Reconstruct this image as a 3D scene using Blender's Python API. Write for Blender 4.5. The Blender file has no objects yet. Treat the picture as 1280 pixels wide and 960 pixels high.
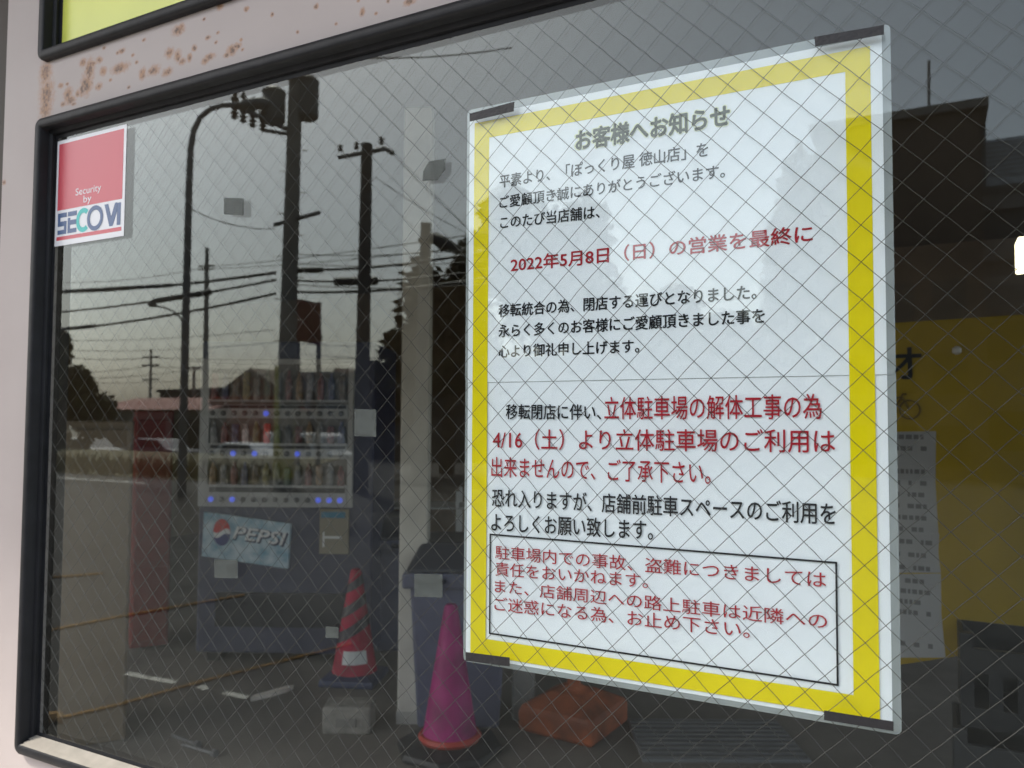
import bpy, bmesh, math, random
from mathutils import Vector, Matrix
random.seed(7)
S = bpy.context.scene
COL = S.collection
rad = math.radians

# ------------------------------------------------------------------ camera
YAW, PIT, ROL = .487438, .045728, .0057286
C = Vector((.45554, -.749027, 1.45037))
FPX = 1000.0                                   # focal length in pixels of the 1280 px photograph
FW = Vector((-math.sin(YAW)*math.cos(PIT), math.cos(YAW)*math.cos(PIT), math.sin(PIT)))
_r = Vector((math.cos(YAW), math.sin(YAW), 0)); _u = _r.cross(FW)
RT = _r*math.cos(ROL) + _u*math.sin(ROL); UP = -_r*math.sin(ROL) + _u*math.cos(ROL)
cd = bpy.data.cameras.new('camera'); cam = bpy.data.objects.new('camera', cd); COL.objects.link(cam)
cam.matrix_world = Matrix(((RT.x, UP.x, -FW.x, C.x), (RT.y, UP.y, -FW.y, C.y), (RT.z, UP.z, -FW.z, C.z), (0, 0, 0, 1)))
cd.sensor_width = 36; cd.lens = 36*FPX/1280; cd.clip_start = .02; cd.clip_end = 2000
cd.dof.use_dof = True; cd.dof.focus_distance = .84; cd.dof.aperture_fstop = 10.0
S.camera = cam

# ------------------------------------------------------------------ light
SUN_DIR = Vector((-.52, -.42, .80)).normalized()          # towards the sun
w = bpy.data.worlds.new('World'); S.world = w; w.use_nodes = True
nt = w.node_tree; nt.nodes.clear()
sky = nt.nodes.new('ShaderNodeTexSky'); sky.sky_type = 'NISHITA'; sky.sun_disc = False
sky.sun_elevation = math.asin(SUN_DIR.z); sky.sun_rotation = math.atan2(SUN_DIR.x, SUN_DIR.y)
sky.air_density = 1.2; sky.dust_density = 3.5; sky.ozone_density = 1.0
hs = nt.nodes.new('ShaderNodeHueSaturation'); hs.inputs['Saturation'].default_value = .55
bg = nt.nodes.new('ShaderNodeBackground'); bg.inputs['Strength'].default_value = .12
wo = nt.nodes.new('ShaderNodeOutputWorld')
nt.links.new(sky.outputs[0], hs.inputs['Color']); nt.links.new(hs.outputs[0], bg.inputs[0]); nt.links.new(bg.outputs[0], wo.inputs[0])
sl = bpy.data.lights.new('sun', 'SUN'); sl.energy = 2.0; sl.angle = rad(5); sl.color = (1, .93, .83)
so = bpy.data.objects.new('sun', sl); COL.objects.link(so)
so.rotation_euler = SUN_DIR.to_track_quat('Z', 'Y').to_euler()
S.view_settings.view_transform = 'Standard'; S.view_settings.look = 'None'
S.view_settings.exposure = 1.55; S.view_settings.gamma = 1
S.render.engine = 'CYCLES'
S.cycles.use_denoising = True
S.cycles.max_bounces = 12; S.cycles.transparent_max_bounces = 24; S.cycles.diffuse_bounces = 4; S.cycles.glossy_bounces = 5
S.cycles.sample_clamp_indirect = 6

# ------------------------------------------------------------------ helpers
def ray(px, py): return FW + RT*((px-640)/FPX) + UP*((480-py)/FPX)
def on_y(px, py, y=0.):                         # seen through the glass: point at depth y
    d = ray(px, py); return C + d*((y-C.y)/d.y)
def on_z(px, py, z=0.):
    d = ray(px, py); return C + d*((z-C.z)/d.z)
def at(px, py, Z): return C + ray(px, py)*Z
def mir(p): return Vector((p.x, -p.y, p.z))     # a thing seen in the pane stands this side of it
def out(px, py, Z): return mir(at(px, py, Z))
def outy(px, py, yv): return mir(on_y(px, py, yv))
def outz(px, py, z=0.): return mir(on_z(px, py, z))

MATS = {}
def mat(name, col, rough=.6, metal=0., noise=0., nscale=8., bump=0., bscale=60., coat=0., col2=None, emit=None, estr=0.):
    if name in MATS: return MATS[name]
    m = bpy.data.materials.new(name); m.use_nodes = True; MATS[name] = m
    n = m.node_tree.nodes; l = m.node_tree.links; b = n['Principled BSDF']
    b.inputs['Base Color'].default_value = (*col, 1); b.inputs['Roughness'].default_value = rough
    b.inputs['Metallic'].default_value = metal; b.inputs['Coat Weight'].default_value = coat
    if emit: b.inputs['Emission Color'].default_value = (*emit, 1); b.inputs['Emission Strength'].default_value = estr
    if noise or col2 or bump:
        tc = n.new('ShaderNodeTexCoord')
    if noise or col2:
        t = n.new('ShaderNodeTexNoise'); t.inputs['Scale'].default_value = nscale; t.inputs['Detail'].default_value = 6
        l.new(tc.outputs['Object'], t.inputs['Vector'])
        mx = n.new('ShaderNodeMix'); mx.data_type = 'RGBA'
        a = tuple(c*(1-noise) for c in col); c2 = col2 or tuple(min(1, c*(1+noise)) for c in col)
        mx.inputs[6].default_value = (*a, 1); mx.inputs[7].default_value = (*c2, 1)
        mr = n.new('ShaderNodeMapRange'); mr.inputs[1].default_value = .32; mr.inputs[2].default_value = .68
        l.new(t.outputs[0], mr.inputs[0]); l.new(mr.outputs[0], mx.inputs[0]); l.new(mx.outputs[2], b.inputs['Base Color'])
    if bump:
        t2 = n.new('ShaderNodeTexNoise'); t2.inputs['Scale'].default_value = bscale; t2.inputs['Detail'].default_value = 4
        l.new(tc.outputs['Object'], t2.inputs['Vector'])
        bp = n.new('ShaderNodeBump'); bp.inputs['Strength'].default_value = bump; bp.inputs['Distance'].default_value = .01
        l.new(t2.outputs[0], bp.inputs['Height']); l.new(bp.outputs[0], b.inputs['Normal'])
    return m

class MB:
    def __init__(s): s.v = []; s.f = []
    def quad(s, a, b, c, d):
        i = len(s.v); s.v += [tuple(p) for p in (a, b, c, d)]; s.f.append((i, i+1, i+2, i+3)); return s
    def hexa(s, p):                              # 8 points: bottom 4, top 4
        i = len(s.v); s.v += [tuple(q) for q in p]
        for f in ((3, 2, 1, 0), (4, 5, 6, 7), (0, 1, 5, 4), (1, 2, 6, 5), (2, 3, 7, 6), (3, 0, 4, 7)): s.f.append(tuple(i+k for k in f))
        return s
    def box(s, x0, x1, y0, y1, z0, z1):
        return s.hexa([(x0, y0, z0), (x1, y0, z0), (x1, y1, z0), (x0, y1, z0), (x0, y0, z1), (x1, y0, z1), (x1, y1, z1), (x0, y1, z1)])
    def obox(s, o, ux, uy, uz, a0, a1, b0, b1, c0, c1):   # box in a local frame
        P = lambda a, b, c: o + ux*a + uy*b + uz*c
        return s.hexa([P(a0, b0, c0), P(a1, b0, c0), P(a1, b1, c0), P(a0, b1, c0), P(a0, b0, c1), P(a1, b0, c1), P(a1, b1, c1), P(a0, b1, c1)])
    def tube(s, pts, r, n=8, cap=True):
        pts = [Vector(p) for p in pts]; rs = r if isinstance(r, (list, tuple)) else [r]*len(pts)
        base = len(s.v); ref = None
        for k, p in enumerate(pts):
            t = (pts[min(k+1, len(pts)-1)] - pts[max(k-1, 0)]).normalized()
            if ref is None: ref = Vector((0, 0, 1)) if abs(t.z) < .9 else Vector((1, 0, 0))
            a = (ref - t*ref.dot(t)).normalized(); b = t.cross(a); ref = a
            for j in range(n):
                q = p + (a*math.cos(2*math.pi*j/n) + b*math.sin(2*math.pi*j/n))*rs[k]; s.v.append(tuple(q))
        for k in range(len(pts)-1):
            for j in range(n):
                j2 = (j+1) % n; s.f.append((base+k*n+j, base+k*n+j2, base+(k+1)*n+j2, base+(k+1)*n+j))
        if cap:
            s.f.append(tuple(base+j for j in range(n))[::-1]); s.f.append(tuple(base+(len(pts)-1)*n+j for j in range(n)))
        return s
    def lathe(s, o, prof, n=20, sx=1., sy=1., rot=0.):
        o = Vector(o); base = len(s.v)
        for r, z in prof:
            for j in range(n):
                a = 2*math.pi*j/n + rot; s.v.append((o.x+r*sx*math.cos(a), o.y+r*sy*math.sin(a), o.z+z))
        for k in range(len(prof)-1):
            for j in range(n):
                j2 = (j+1) % n; s.f.append((base+k*n+j, base+k*n+j2, base+(k+1)*n+j2, base+(k+1)*n+j))
        s.f.append(tuple(base+j for j in range(n))[::-1]); s.f.append(tuple(base+(len(prof)-1)*n+j for j in range(n)))
        return s
    def prism(s, pts, d):                        # outline + thickness vector
        i = len(s.v); n = len(pts); d = Vector(d)
        s.v += [tuple(Vector(p)) for p in pts] + [tuple(Vector(p)+d) for p in pts]
        s.f.append(tuple(range(i, i+n))); s.f.append(tuple(range(i+2*n-1, i+n-1, -1)))
        for k in range(n): k2 = (k+1) % n; s.f.append((i+k2, i+k, i+n+k, i+n+k2))
        return s
    def build(s, name, m, parent=None, smooth=False, bevel=0., fix=True, sharp=40):
        me = bpy.data.meshes.new(name); me.from_pydata(s.v, [], s.f); me.update()
        if fix:
            bm = bmesh.new(); bm.from_mesh(me); bmesh.ops.recalc_face_normals(bm, faces=bm.faces); bm.to_mesh(me); bm.free()
        me.materials.append(m)
        if smooth:
            for p in me.polygons: p.use_smooth = True
            me.set_sharp_from_angle(angle=rad(sharp))
        o = bpy.data.objects.new(name, me); COL.objects.link(o)
        if bevel:
            md = o.modifiers.new('bevel', 'BEVEL'); md.width = bevel; md.segments = 2; md.limit_method = 'ANGLE'
        if parent:
            o.parent = parent; o.matrix_parent_inverse = Matrix.Translation(parent.location).inverted()
        return o

def split_build(mb, name, m, parent=None, smooth=False, bevel=0., per=None):   # one object for each connected piece
    par = list(range(len(mb.v)))
    def find(a):
        while par[a] != a: par[a] = par[par[a]]; a = par[a]
        return a
    for f in mb.f:
        r0 = find(f[0])
        for k in f[1:]: par[find(k)] = r0
    groups = {}
    for f in mb.f: groups.setdefault(find(f[0]), []).append(f)
    res = []
    for fs in groups.values():
        ids = sorted({k for f in fs for k in f}); ix = {k: i for i, k in enumerate(ids)}
        q = MB(); q.v = [mb.v[k] for k in ids]; q.f = [tuple(ix[k] for k in f) for f in fs]
        res.append(q.build(name, m, parent, smooth, bevel))
    return res
MB.split = lambda s, *a, **k: split_build(s, *a, **k)
def tag(o, label=None, cat=None, group=None, kind=None):
    if label: o['label'] = label
    if cat: o['category'] = cat
    if group: o['group'] = group
    if kind: o['kind'] = kind
    return o
def thing(name, loc, label, cat, group=None):
    o = bpy.data.objects.new(name, None); COL.objects.link(o); o.location = loc; o.empty_display_size = .1
    return tag(o, label, cat, group)

def text_mesh(body, bold=0., shear=0.):
    c = bpy.data.curves.new('text', 'FONT'); c.body = body; c.offset = bold; c.resolution_u = 3; c.shear = shear; c.fill_mode = 'FRONT'
    o = bpy.data.objects.new('text', c); COL.objects.link(o)
    dg = bpy.context.evaluated_depsgraph_get(); me = bpy.data.meshes.new_from_object(o.evaluated_get(dg))
    V = [v.co.copy() for v in me.vertices]; F = [tuple(p.vertices) for p in me.polygons]
    bpy.data.objects.remove(o); bpy.data.curves.remove(c); bpy.data.meshes.remove(me)
    x0 = min(v.x for v in V); x1 = max(v.x for v in V); y0 = min(v.y for v in V); y1 = max(v.y for v in V)
    return [((v.x-x0)/(x1-x0), (v.y-y0)/(y1-y0)) for v in V], F
def put_text(mb, body, P, bold=0., shear=0.):    # P(u,v) -> point; bold = stroke growth in em, made of shifted copies
    uv, F = text_mesh(body, 0., shear); n = max(1, len(body)); a = bold/n; b = bold
    sh_ = [(0, 0)] if bold < .004 else ([(-a, 0), (a, 0), (0, b*.8), (0, -b*.8)] if bold < .03 else [(a*math.cos(k*math.pi/4), b*math.sin(k*math.pi/4)) for k in range(8)] + [(0, 0)])
    for q, (du, dv) in enumerate(sh_):
        i = len(mb.v); off = Vector((0, -.000006*q, 0))
        mb.v += [tuple(P(u+du, v+dv)+off) for u, v in uv]; mb.f += [tuple(i+k for k in f) for f in F]

# ------------------------------------------------------------------ materials
def wall_paint():
    m = bpy.data.materials.new('painted_steel_with_rust'); m.use_nodes = True
    n = m.node_tree.nodes; l = m.node_tree.links; b = n['Principled BSDF']
    g = n.new('ShaderNodeNewGeometry')
    def math_(op, a, bb=None):
        q = n.new('ShaderNodeMath'); q.operation = op
        for k, x in enumerate((a, bb)):
            if x is None: continue
            if isinstance(x, (int, float)): q.inputs[k].default_value = x
            else: l.new(x, q.inputs[k])
        return q.outputs[0]
    ns = n.new('ShaderNodeTexNoise'); ns.inputs['Scale'].default_value = 160; ns.inputs['Detail'].default_value = 5; ns.inputs['Roughness'].default_value = .65
    l.new(g.outputs['Position'], ns.inputs['Vector'])
    ns2 = n.new('ShaderNodeTexNoise'); ns2.inputs['Scale'].default_value = 170; ns2.inputs['Detail'].default_value = 3
    l.new(g.outputs['Position'], ns2.inputs['Vector'])
    total = None
    spots = [(57,92,7,14),(58,118,8,20),(57,136,7,12),(112,88,6,14),(108,106,7,12),(85,118,5,9),(88,125,6,5),(150,85,10,6),(192,88,7,6),(178,92,4,7),
             (209,90,6,5),(212,66,5,6),(222,70,4,7),(228,77,4,4),(237,72,3,5),(223,38,7,6),(227,33,3,4),(290,63,6,6),(296,58,5,4),(256,76,4,4),(262,71,6,4),(283,69,4,3),
             (129,89,4,5),(124,75,4,4),(124,108,4,4),(243,60,3,4),(116,80,4,4),(104,78,4,5),(102,113,3,7),(97,117,3,4),(76,107,3,3),(79,130,3,3),(92,130,3,2),(138,100,2,2),
             (152,64,4,3),(147,66,2,2),(166,69,2,2),(171,78,2,2),(161,109,2,2),(260,47,3,3),(270,53,2,2),(272,41,2,2),(255,24,2,2),(301,50,2,2),(303,62,2,2),(308,11,3,3),(275,8,4,4),
             (453,15,3,5),(512,2,7,4),(470,17,2,2),(448,1,2,2),(485,1,2,3),(372,40,2,2),(395,8,3,3),(340,18,2,3),(420,30,2,2),(5,228,2,3),(84,105,2,2),(130,60,2,2),(180,50,2,2)]
    sep = n.new('ShaderNodeSeparateXYZ'); l.new(g.outputs['Position'], sep.inputs[0])
    dsp = math_('MULTIPLY', math_('SUBTRACT', ns.outputs[0], .5), 1.35)
    for px, py, rx, ry in spots:
        p = on_y(px, py, -.02); q = on_y(px+rx, py, -.02); v = on_y(px, py+ry, -.02)
        sx = abs(q.x-p.x)*1.3; sz = abs(v.z-p.z)*1.3
        dx = math_('MULTIPLY', math_('SUBTRACT', sep.outputs[0], p.x), 1/sx); dz = math_('MULTIPLY', math_('SUBTRACT', sep.outputs[2], p.z), 1/sz)
        d = math_('ADD', math_('SQRT', math_('ADD', math_('MULTIPLY', dx, dx), math_('MULTIPLY', dz, dz))), dsp)
        mr = n.new('ShaderNodeMapRange'); mr.inputs[1].default_value = 1.15; mr.inputs[2].default_value = .35; l.new(d, mr.inputs[0])
        total = mr.outputs[0] if total is None else math_('MAXIMUM', total, mr.outputs[0])
    t3 = n.new('ShaderNodeTexNoise'); t3.inputs['Scale'].default_value = 9; t3.inputs['Detail'].default_value = 5; l.new(g.outputs['Position'], t3.inputs['Vector'])
    base = n.new('ShaderNodeMix'); base.data_type = 'RGBA'; base.inputs[6].default_value = (.385, .335, .325, 1); base.inputs[7].default_value = (.44, .395, .385, 1)
    l.new(t3.outputs[0], base.inputs[0])
    rc = n.new('ShaderNodeValToRGB'); e = rc.color_ramp.elements
    e[0].position = .20; e[0].color = (.06, .022, .009, 1); e[1].position = .42; e[1].color = (.37, .19, .088, 1)
    l.new(math_('ADD', math_('MULTIPLY', math_('SUBTRACT', 1.0, total), .42), math_('MULTIPLY', ns2.outputs[0], .62)), rc.inputs[0])
    mx = n.new('ShaderNodeMix'); mx.data_type = 'RGBA'; l.new(math_('MULTIPLY', total, .85), mx.inputs[0])
    l.new(base.outputs[2], mx.inputs[6]); l.new(rc.outputs[0], mx.inputs[7]); l.new(mx.outputs[2], b.inputs['Base Color'])
    b.inputs['Roughness'].default_value = .55
    bp = n.new('ShaderNodeBump'); bp.inputs['Strength'].default_value = .25; bp.inputs['Distance'].default_value = .004
    l.new(math_('ADD', t3.outputs[0], math_('MULTIPLY', total, .12)), bp.inputs['Height']); l.new(bp.outputs[0], b.inputs['Normal'])
    return m

def glass_mat():
    m = bpy.data.materials.new('window_glass'); m.use_nodes = True; n = m.node_tree.nodes; l = m.node_tree.links; n.clear()
    lw = n.new('ShaderNodeLayerWeight'); lw.inputs['Blend'].default_value = .5
    p = n.new('ShaderNodeMath'); p.operation = 'POWER'; l.new(lw.outputs['Facing'], p.inputs[0]); p.inputs[1].default_value = 4.0
    mr = n.new('ShaderNodeMapRange'); mr.inputs[3].default_value = .042; mr.inputs[4].default_value = 1.0; l.new(p.outputs[0], mr.inputs[0])
    tr = n.new('ShaderNodeBsdfTransparent'); tr.inputs[0].default_value = (.955, .975, .97, 1)
    gl = n.new('ShaderNodeBsdfGlossy'); gl.inputs['Roughness'].default_value = 0.0; gl.inputs[0].default_value = (.93, 1, .99, 1)
    mx = n.new('ShaderNodeMixShader'); l.new(mr.outputs[0], mx.inputs[0]); l.new(tr.outputs[0], mx.inputs[1]); l.new(gl.outputs[0], mx.inputs[2])
    o = n.new('ShaderNodeOutputMaterial'); l.new(mx.outputs[0], o.inputs[0]); return m

def film_mat():                                   # clear laminating film
    m = bpy.data.materials.new('laminating_film'); m.use_nodes = True; n = m.node_tree.nodes; l = m.node_tree.links
    b = n['Principled BSDF']; b.inputs['Base Color'].default_value = (.36, .39, .40, 1); b.inputs['Roughness'].default_value = .25
    tr = n.new('ShaderNodeBsdfTransparent'); mx = n.new('ShaderNodeMixShader'); mx.inputs[0].default_value = .85
    l.new(tr.outputs[0], mx.inputs[1]); l.new(b.outputs[0], mx.inputs[2]); l.new(mx.outputs[0], n['Material Output'].inputs[0]); return m

def paper_mat(name, col):
    m = mat(name, col, rough=.35)
    n = m.node_tree.nodes; l = m.node_tree.links; b = n['Principled BSDF']
    b.inputs['Specular IOR Level'].default_value = .12; b.inputs['Coat Weight'].default_value = .25; b.inputs['Coat Roughness'].default_value = .08
    g = n.new('ShaderNodeNewGeometry'); t = n.new('ShaderNodeTexNoise'); t.inputs['Scale'].default_value = 9; t.inputs['Detail'].default_value = 2
    l.new(g.outputs['Position'], t.inputs['Vector'])
    bp = n.new('ShaderNodeBump'); bp.inputs['Strength'].default_value = .5; bp.inputs['Distance'].default_value = .012
    l.new(t.outputs[0], bp.inputs['Height']); l.new(bp.outputs[0], b.inputs['Coat Normal']); bp2 = n.new('ShaderNodeBump'); bp2.inputs['Strength'].default_value = .22; bp2.inputs['Distance'].default_value = .012; l.new(t.outputs[0], bp2.inputs['Height']); l.new(bp2.outputs[0], b.inputs['Normal']); return m

WALL = wall_paint(); GLASS = glass_mat(); FILM = film_mat()
PAPER = paper_mat('poster_paper', (.87, .905, .96)); INK = paper_mat('black_ink', (.012, .013, .018)); RED = paper_mat('red_ink', (.40, .02, .035))
YEL = paper_mat('yellow_ink', (.80, .66, .004)); OLIVE = paper_mat('olive_ink', (.035, .04, .012)); HALO = paper_mat('pale_yellow_ink', (.80, .83, .60))
RUBBER = mat('black_rubber', (.009, .010, .013), .5, noise=.25, nscale=30, bump=.12, bscale=40)
RUBBER.node_tree.nodes['Principled BSDF'].inputs['Specular IOR Level'].default_value = .28
TAPE = mat('black_tape', (.014, .014, .017), .5, bump=.2, bscale=300)
WIRE = mat('mesh_wire', (.062, .060, .055), .4, .3)
SILL = mat('weathered_aluminium', (.21, .195, .17), .65, .1, noise=.12, nscale=40, bump=.1)
ASPH = mat('asphalt', (.034, .032, .029), .9, noise=.35, nscale=1.5, bump=.4, bscale=90)
FLOORM = mat('concrete_floor', (.16, .145, .125), .7, noise=.25, nscale=2, bump=.15)
GREYC = mat('galvanised_steel', (.16, .16, .16), .5, .4, noise=.2)
CONC = mat('pole_concrete', (.28, .265, .235), .85, noise=.2, nscale=3)
CABLE = mat('cable_black', (.02, .02, .02), .6)
WHITEP = mat('white_plastic', (.72, .72, .70), .4)

# ------------------------------------------------------------------ ground outside and floor inside
def struct(o): return tag(o, kind='structure')
struct(MB().box(-500, 500, -500, 60, -1.35, -1.25).build('ground', mat('earth', (.13, .115, .085), .95, noise=.3, nscale=.2)))
struct(MB().box(-8, 4, -1.45, -.0605, -1.2, .02).build('bounce_apron', mat('bounce_apron_concrete', (.40, .375, .34), .85, noise=.12, nscale=3, bump=.15)))  # pale unseen strip added to bounce daylight up onto wall and poster
pk = MB().box(-70, 40, -12.4, -1.451, -1.2, 0)
pk.box(-70, -8.001, -1.451, -.06, -1.2, 0); pk.box(4.001, 40, -1.451, -.06, -1.2, 0)
pk.hexa([(-19, -22.6, -1.2), (40, -22.6, -1.2), (40, -12.401, -1.2), (-13, -12.401, -1.2), (-19, -22.6, 0), (40, -22.6, 0), (40, -12.401, 0), (-13, -12.401, 0)])
struct(pk.build('parking_lot', ASPH))
f = MB(); FX = -13.0
f.hexa([(-90, -22.6, -1.2), (FX-6, -22.6, -1.2), (FX, -12.4, -1.2), (-90, -12.4, -1.2), (-90, -22.6, .03), (FX-6, -22.6, .03), (FX, -12.4, .02), (-90, -12.4, .02)])
f.hexa([(-90, -25, -1.2), (FX-7, -25, -1.2), (FX-6, -22.6, -1.2), (-90, -22.6, -1.2), (-90, -25, -1.1), (FX-7, -25, -1.1), (FX-6, -22.6, .03), (-90, -22.6, .03)])
struct(f.build('dry_field', mat('dry_grass', (.19, .14, .06), .95, noise=.45, nscale=.7, bump=.6, bscale=12, col2=(.10, .10, .04))))
struct(MB().box(-200, 120, -34, -25, -1.25, -1.12).build('road', mat('road_asphalt', (.07, .068, .065), .9, noise=.2)))
pl = MB(); pl.box(-40, -15.3, -11.45, -11.3, 0, .004); pl.box(-40, -19.5, -10.5, -10.38, 0, .004)
for (a, b_) in (((160, 842), (188, 847)), ((190, 848), (222, 853)), ((282, 866), (312, 872)), ((250, 858), (262, 861))):
    p = outz(*a); q = outz(*b_); d = (q-p).normalized(); nrm = Vector((-d.y, d.x, 0))*.03
    pl.prism([p-nrm, q-nrm*.6, q+nrm, p+nrm*.7], (0, 0, .005))
struct(pl.build('painted_line', mat('worn_road_paint', (.5, .49, .45), .8, noise=.4, nscale=30)))
struct(MB().box(-8, 3.6, .10, 7.2, -.3, 0).build('floor', FLOORM))
struct(MB().box(-8, 3.6, .10, 7.2, 3.0, 3.12).build('ceiling', mat('ceiling_board', (.10, .078, .055), .9)))

# ------------------------------------------------------------------ the shop front
RX0, RZ0, RZ1, RX1 = -.7535, .957, 1.906, 1.25        # outer edge of the window gasket
UZ0, UZ1 = 1.996, 2.62                                  # sign panel above
def frame(mb, x0, x1, z0, z1, prof, r0=.014):
    N = 6; rings = []
    for d, y in prof:
        a0, a1, b0, b1 = x0+d, x1-d, z0+d, z1-d; r = max(r0-d, .0015); ring = []
        for cx, cz, st in ((a1-r, b1-r, 0), (a0+r, b1-r, 90), (a0+r, b0+r, 180), (a1-r, b0+r, 270)):
            for k in range(N+1):
                t = rad(st + 90*k/N); ring.append((cx+r*math.cos(t), y, cz+r*math.sin(t)))
        rings.append(ring)
    base = len(mb.v); n = len(rings[0])
    for ring in rings: mb.v += ring
    for k in range(len(rings)-1):
        for j in range(n):
            j2 = (j+1) % n; mb.f.append((base+k*n+j, base+k*n+j2, base+(k+1)*n+j2, base+(k+1)*n+j))
PROF = [(0, -.0195), (0, -.0262), (.0012, -.0290), (.0035, -.0306), (.0075, -.0315), (.0125, -.0312), (.0150, -.0300), (.0158, -.0288), (.0162, -.0180), (.0166, -.0168), (.0215, -.0150), (.0222, -.0142), (.0226, -.0095), (.0285, -.0088)]
fac = thing('shop_wall', (0, 0, 0), 'off white painted metal shop wall with brown rust spots round the black framed window', 'wall')
hx0, hx1 = RX0+.012, RX1-.012
wb = MB(); WY0, WY1 = -.02, .006
xs = [(-.85, hx0), (hx1, 3.6)]
for a, b_ in xs: wb.box(a, b_, WY0, WY1, -.05, 3.0)
for z0, z1 in ((-.05, RZ0+.012), (RZ1-.012, UZ0+.012), (UZ1-.012, 3.0)): wb.box(hx0, hx1, WY0, WY1, z0, z1)
wb.build('wall_panel', WALL, fac)
BRN = mat('dark_brown_cladding', (.035, .025, .018), .6, noise=.3, nscale=5)
wing = thing('brown_wall', (-4.4, .1, 0), 'dark brown recessed wall beyond the left edge of the white shop front', 'wall')
MB().box(-1.25, -.851, .04, .10, -.05, 3.0).build('wall_panel', BRN, wing)
MB().box(-8, -1.251, .04, .10, 2.1, 3.0).build('light_opening_lintel', BRN, wing)  # unseen; opening below added to let daylight into the room, height limits it
eave = thing('added_shade_eave', (-1, -.5, 3.0), 'unseen flat eave added to shade the upper white shop front', 'eave')  # unseen overhang added so the sun reaches only the lower wall
MB().box(-8, 3.8, -.98, .4, 3.0, 3.16).build('shade_board', mat('eave_grey', (.40, .39, .37), .7), eave)
MB().box(-8, 3.8, -1.0, -.981, 2.97, 3.2).build('shade_fascia', BRN, eave)

# window
win = thing('shop_window', (.25, -.0085, .957), 'large wired glass shop window in a black rubber gasket reflecting the street', 'window')
fb = MB(); frame(fb, RX0, RX1, RZ0, RZ1, PROF); fb.build('gasket', RUBBER, win, smooth=True, sharp=32)
sb = MB(); L = on_y(36, 906, -.0265).x
x0 = RX0+.019; x1 = RX1-.03
prof = [(.0152, -.0306), (.0172, -.0262), (.0200, -.0190), (.0236, -.0102)]
for k in range(3):
    (d0, y0), (d1, y1) = prof[k], prof[k+1]
    sb.quad((x0-.003+d0*.1, y0-.0004, RZ0+d0+.0006), (x1, y0-.0004, RZ0+d0+.0006), (x1, y1-.0004, RZ0+d1+.0006), (x0+d1*.2, y1-.0004, RZ0+d1+.0006))
sb.build('sill_strip', SILL, win)
gx0, gx1, gz0, gz1 = RX0+.016, RX1-.016, RZ0+.016, RZ1-.016
pane = MB().box(gx0, gx1, -.0085, -.0020, gz0, gz1).build('glass_pane', GLASS, win)
wm = MB(); st = .0081
def clipline(sgn, c):                             # x + sgn*z = c
    pts = []
    t0 = gz0; z = gz0
    while z <= gz1:
        x = c - sgn*z
        if gx0 < x < gx1:
            j = .00034
            pts.append((x+random.uniform(-j, j), -.0052+random.uniform(-.0002, .0002), z+random.uniform(-j, j)))
        z += st
    return pts
for sgn, c0, s_ in ((1, 1.7619, .03245), (-1, -1.0587, .0322)):
    for k in range(-130, 130):
        pts = clipline(sgn, c0+k*s_)
        if len(pts) > 2: wm.tube(pts, .00030, 4, cap=False)
wmo = wm.build('wire_mesh', WIRE, win); wmo.parent = pane; wmo.matrix_parent_inverse = Matrix()

# sign panel above
sg = thing('yellow_sign', (.25, -.01, UZ0), 'yellow green sign panel in a black rubber gasket above the window', 'sign')
fb = MB(); frame(fb, RX0, RX1, UZ0, UZ1, PROF); fb.build('gasket', RUBBER, sg, smooth=True, sharp=32)
MB().box(gx0, gx1, -.0085, -.002, UZ0+.016, UZ1-.016).build('panel_face', mat('yellow_green_acrylic', (.74, .80, .14), .3, noise=.03), sg)

# ------------------------------------------------------------------ security sticker on the outside of the glass
sx0, sx1, sz0, sz1 = -.7275, -.5665, 1.7145, 1.8785
a = on_y(72, 177, -.0092); b_ = on_y(158, 155, -.0092); c_ = on_y(155, 295, -.0092); d_ = on_y(68, 308, -.0092)
sx0 = (a.x+d_.x)/2; sx1 = (b_.x+c_.x)/2; sz1 = (a.z+b_.z)/2; sz0 = (c_.z+d_.z)/2
print('sticker', sx0, sx1, sz0, sz1)
stk = thing('security_sticker', ((sx0+sx1)/2, -.009, sz0), 'square red and white security sticker in the top left corner of the window', 'sticker')
SW = mat('sticker_white', (.74, .76, .80), .3); SR = mat('sticker_red', (.55, .075, .105), .3); SB = mat('sticker_blue', (.06, .115, .25), .35); ST = mat('sticker_teal', (.03, .50, .48), .35)
MB().box(sx0, sx1, -.0091, -.0087, sz0, sz1).build('backing', SW, stk)
sw, sh = sx1-sx0, sz1-sz0
def SP(u, v, y=-.0094): return Vector((sx0+u*sw, y, sz0+v*sh))
def srect(mb, u0, u1, v0, v1, y0=-.0093, y1=-.0091): mb.box(sx0+u0*sw, sx0+u1*sw, y0, y1, sz0+v0*sh, sz0+v1*sh)
m_ = MB(); srect(m_, .03, .965, .335, .965); srect(m_, .03, .965, .05, .085); m_.build('red_field', SR, stk)
m_ = MB(); put_text(m_, 'Security', lambda u, v: SP(.30+.37*u, .425+.085*v, -.0095)); put_text(m_, 'by', lambda u, v: SP(.42+.115*u, .345+.085*v, -.0095)); m_.build('small_lettering', SW, stk)
m_ = MB(); y0, y1 = -.0096, -.0091; b0, b1 = .105, .305
def bar(u0, u1, v0, v1): srect(m_, u0, u1, v0, v1, -.0095, -.0091)
H = b1-b0
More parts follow.
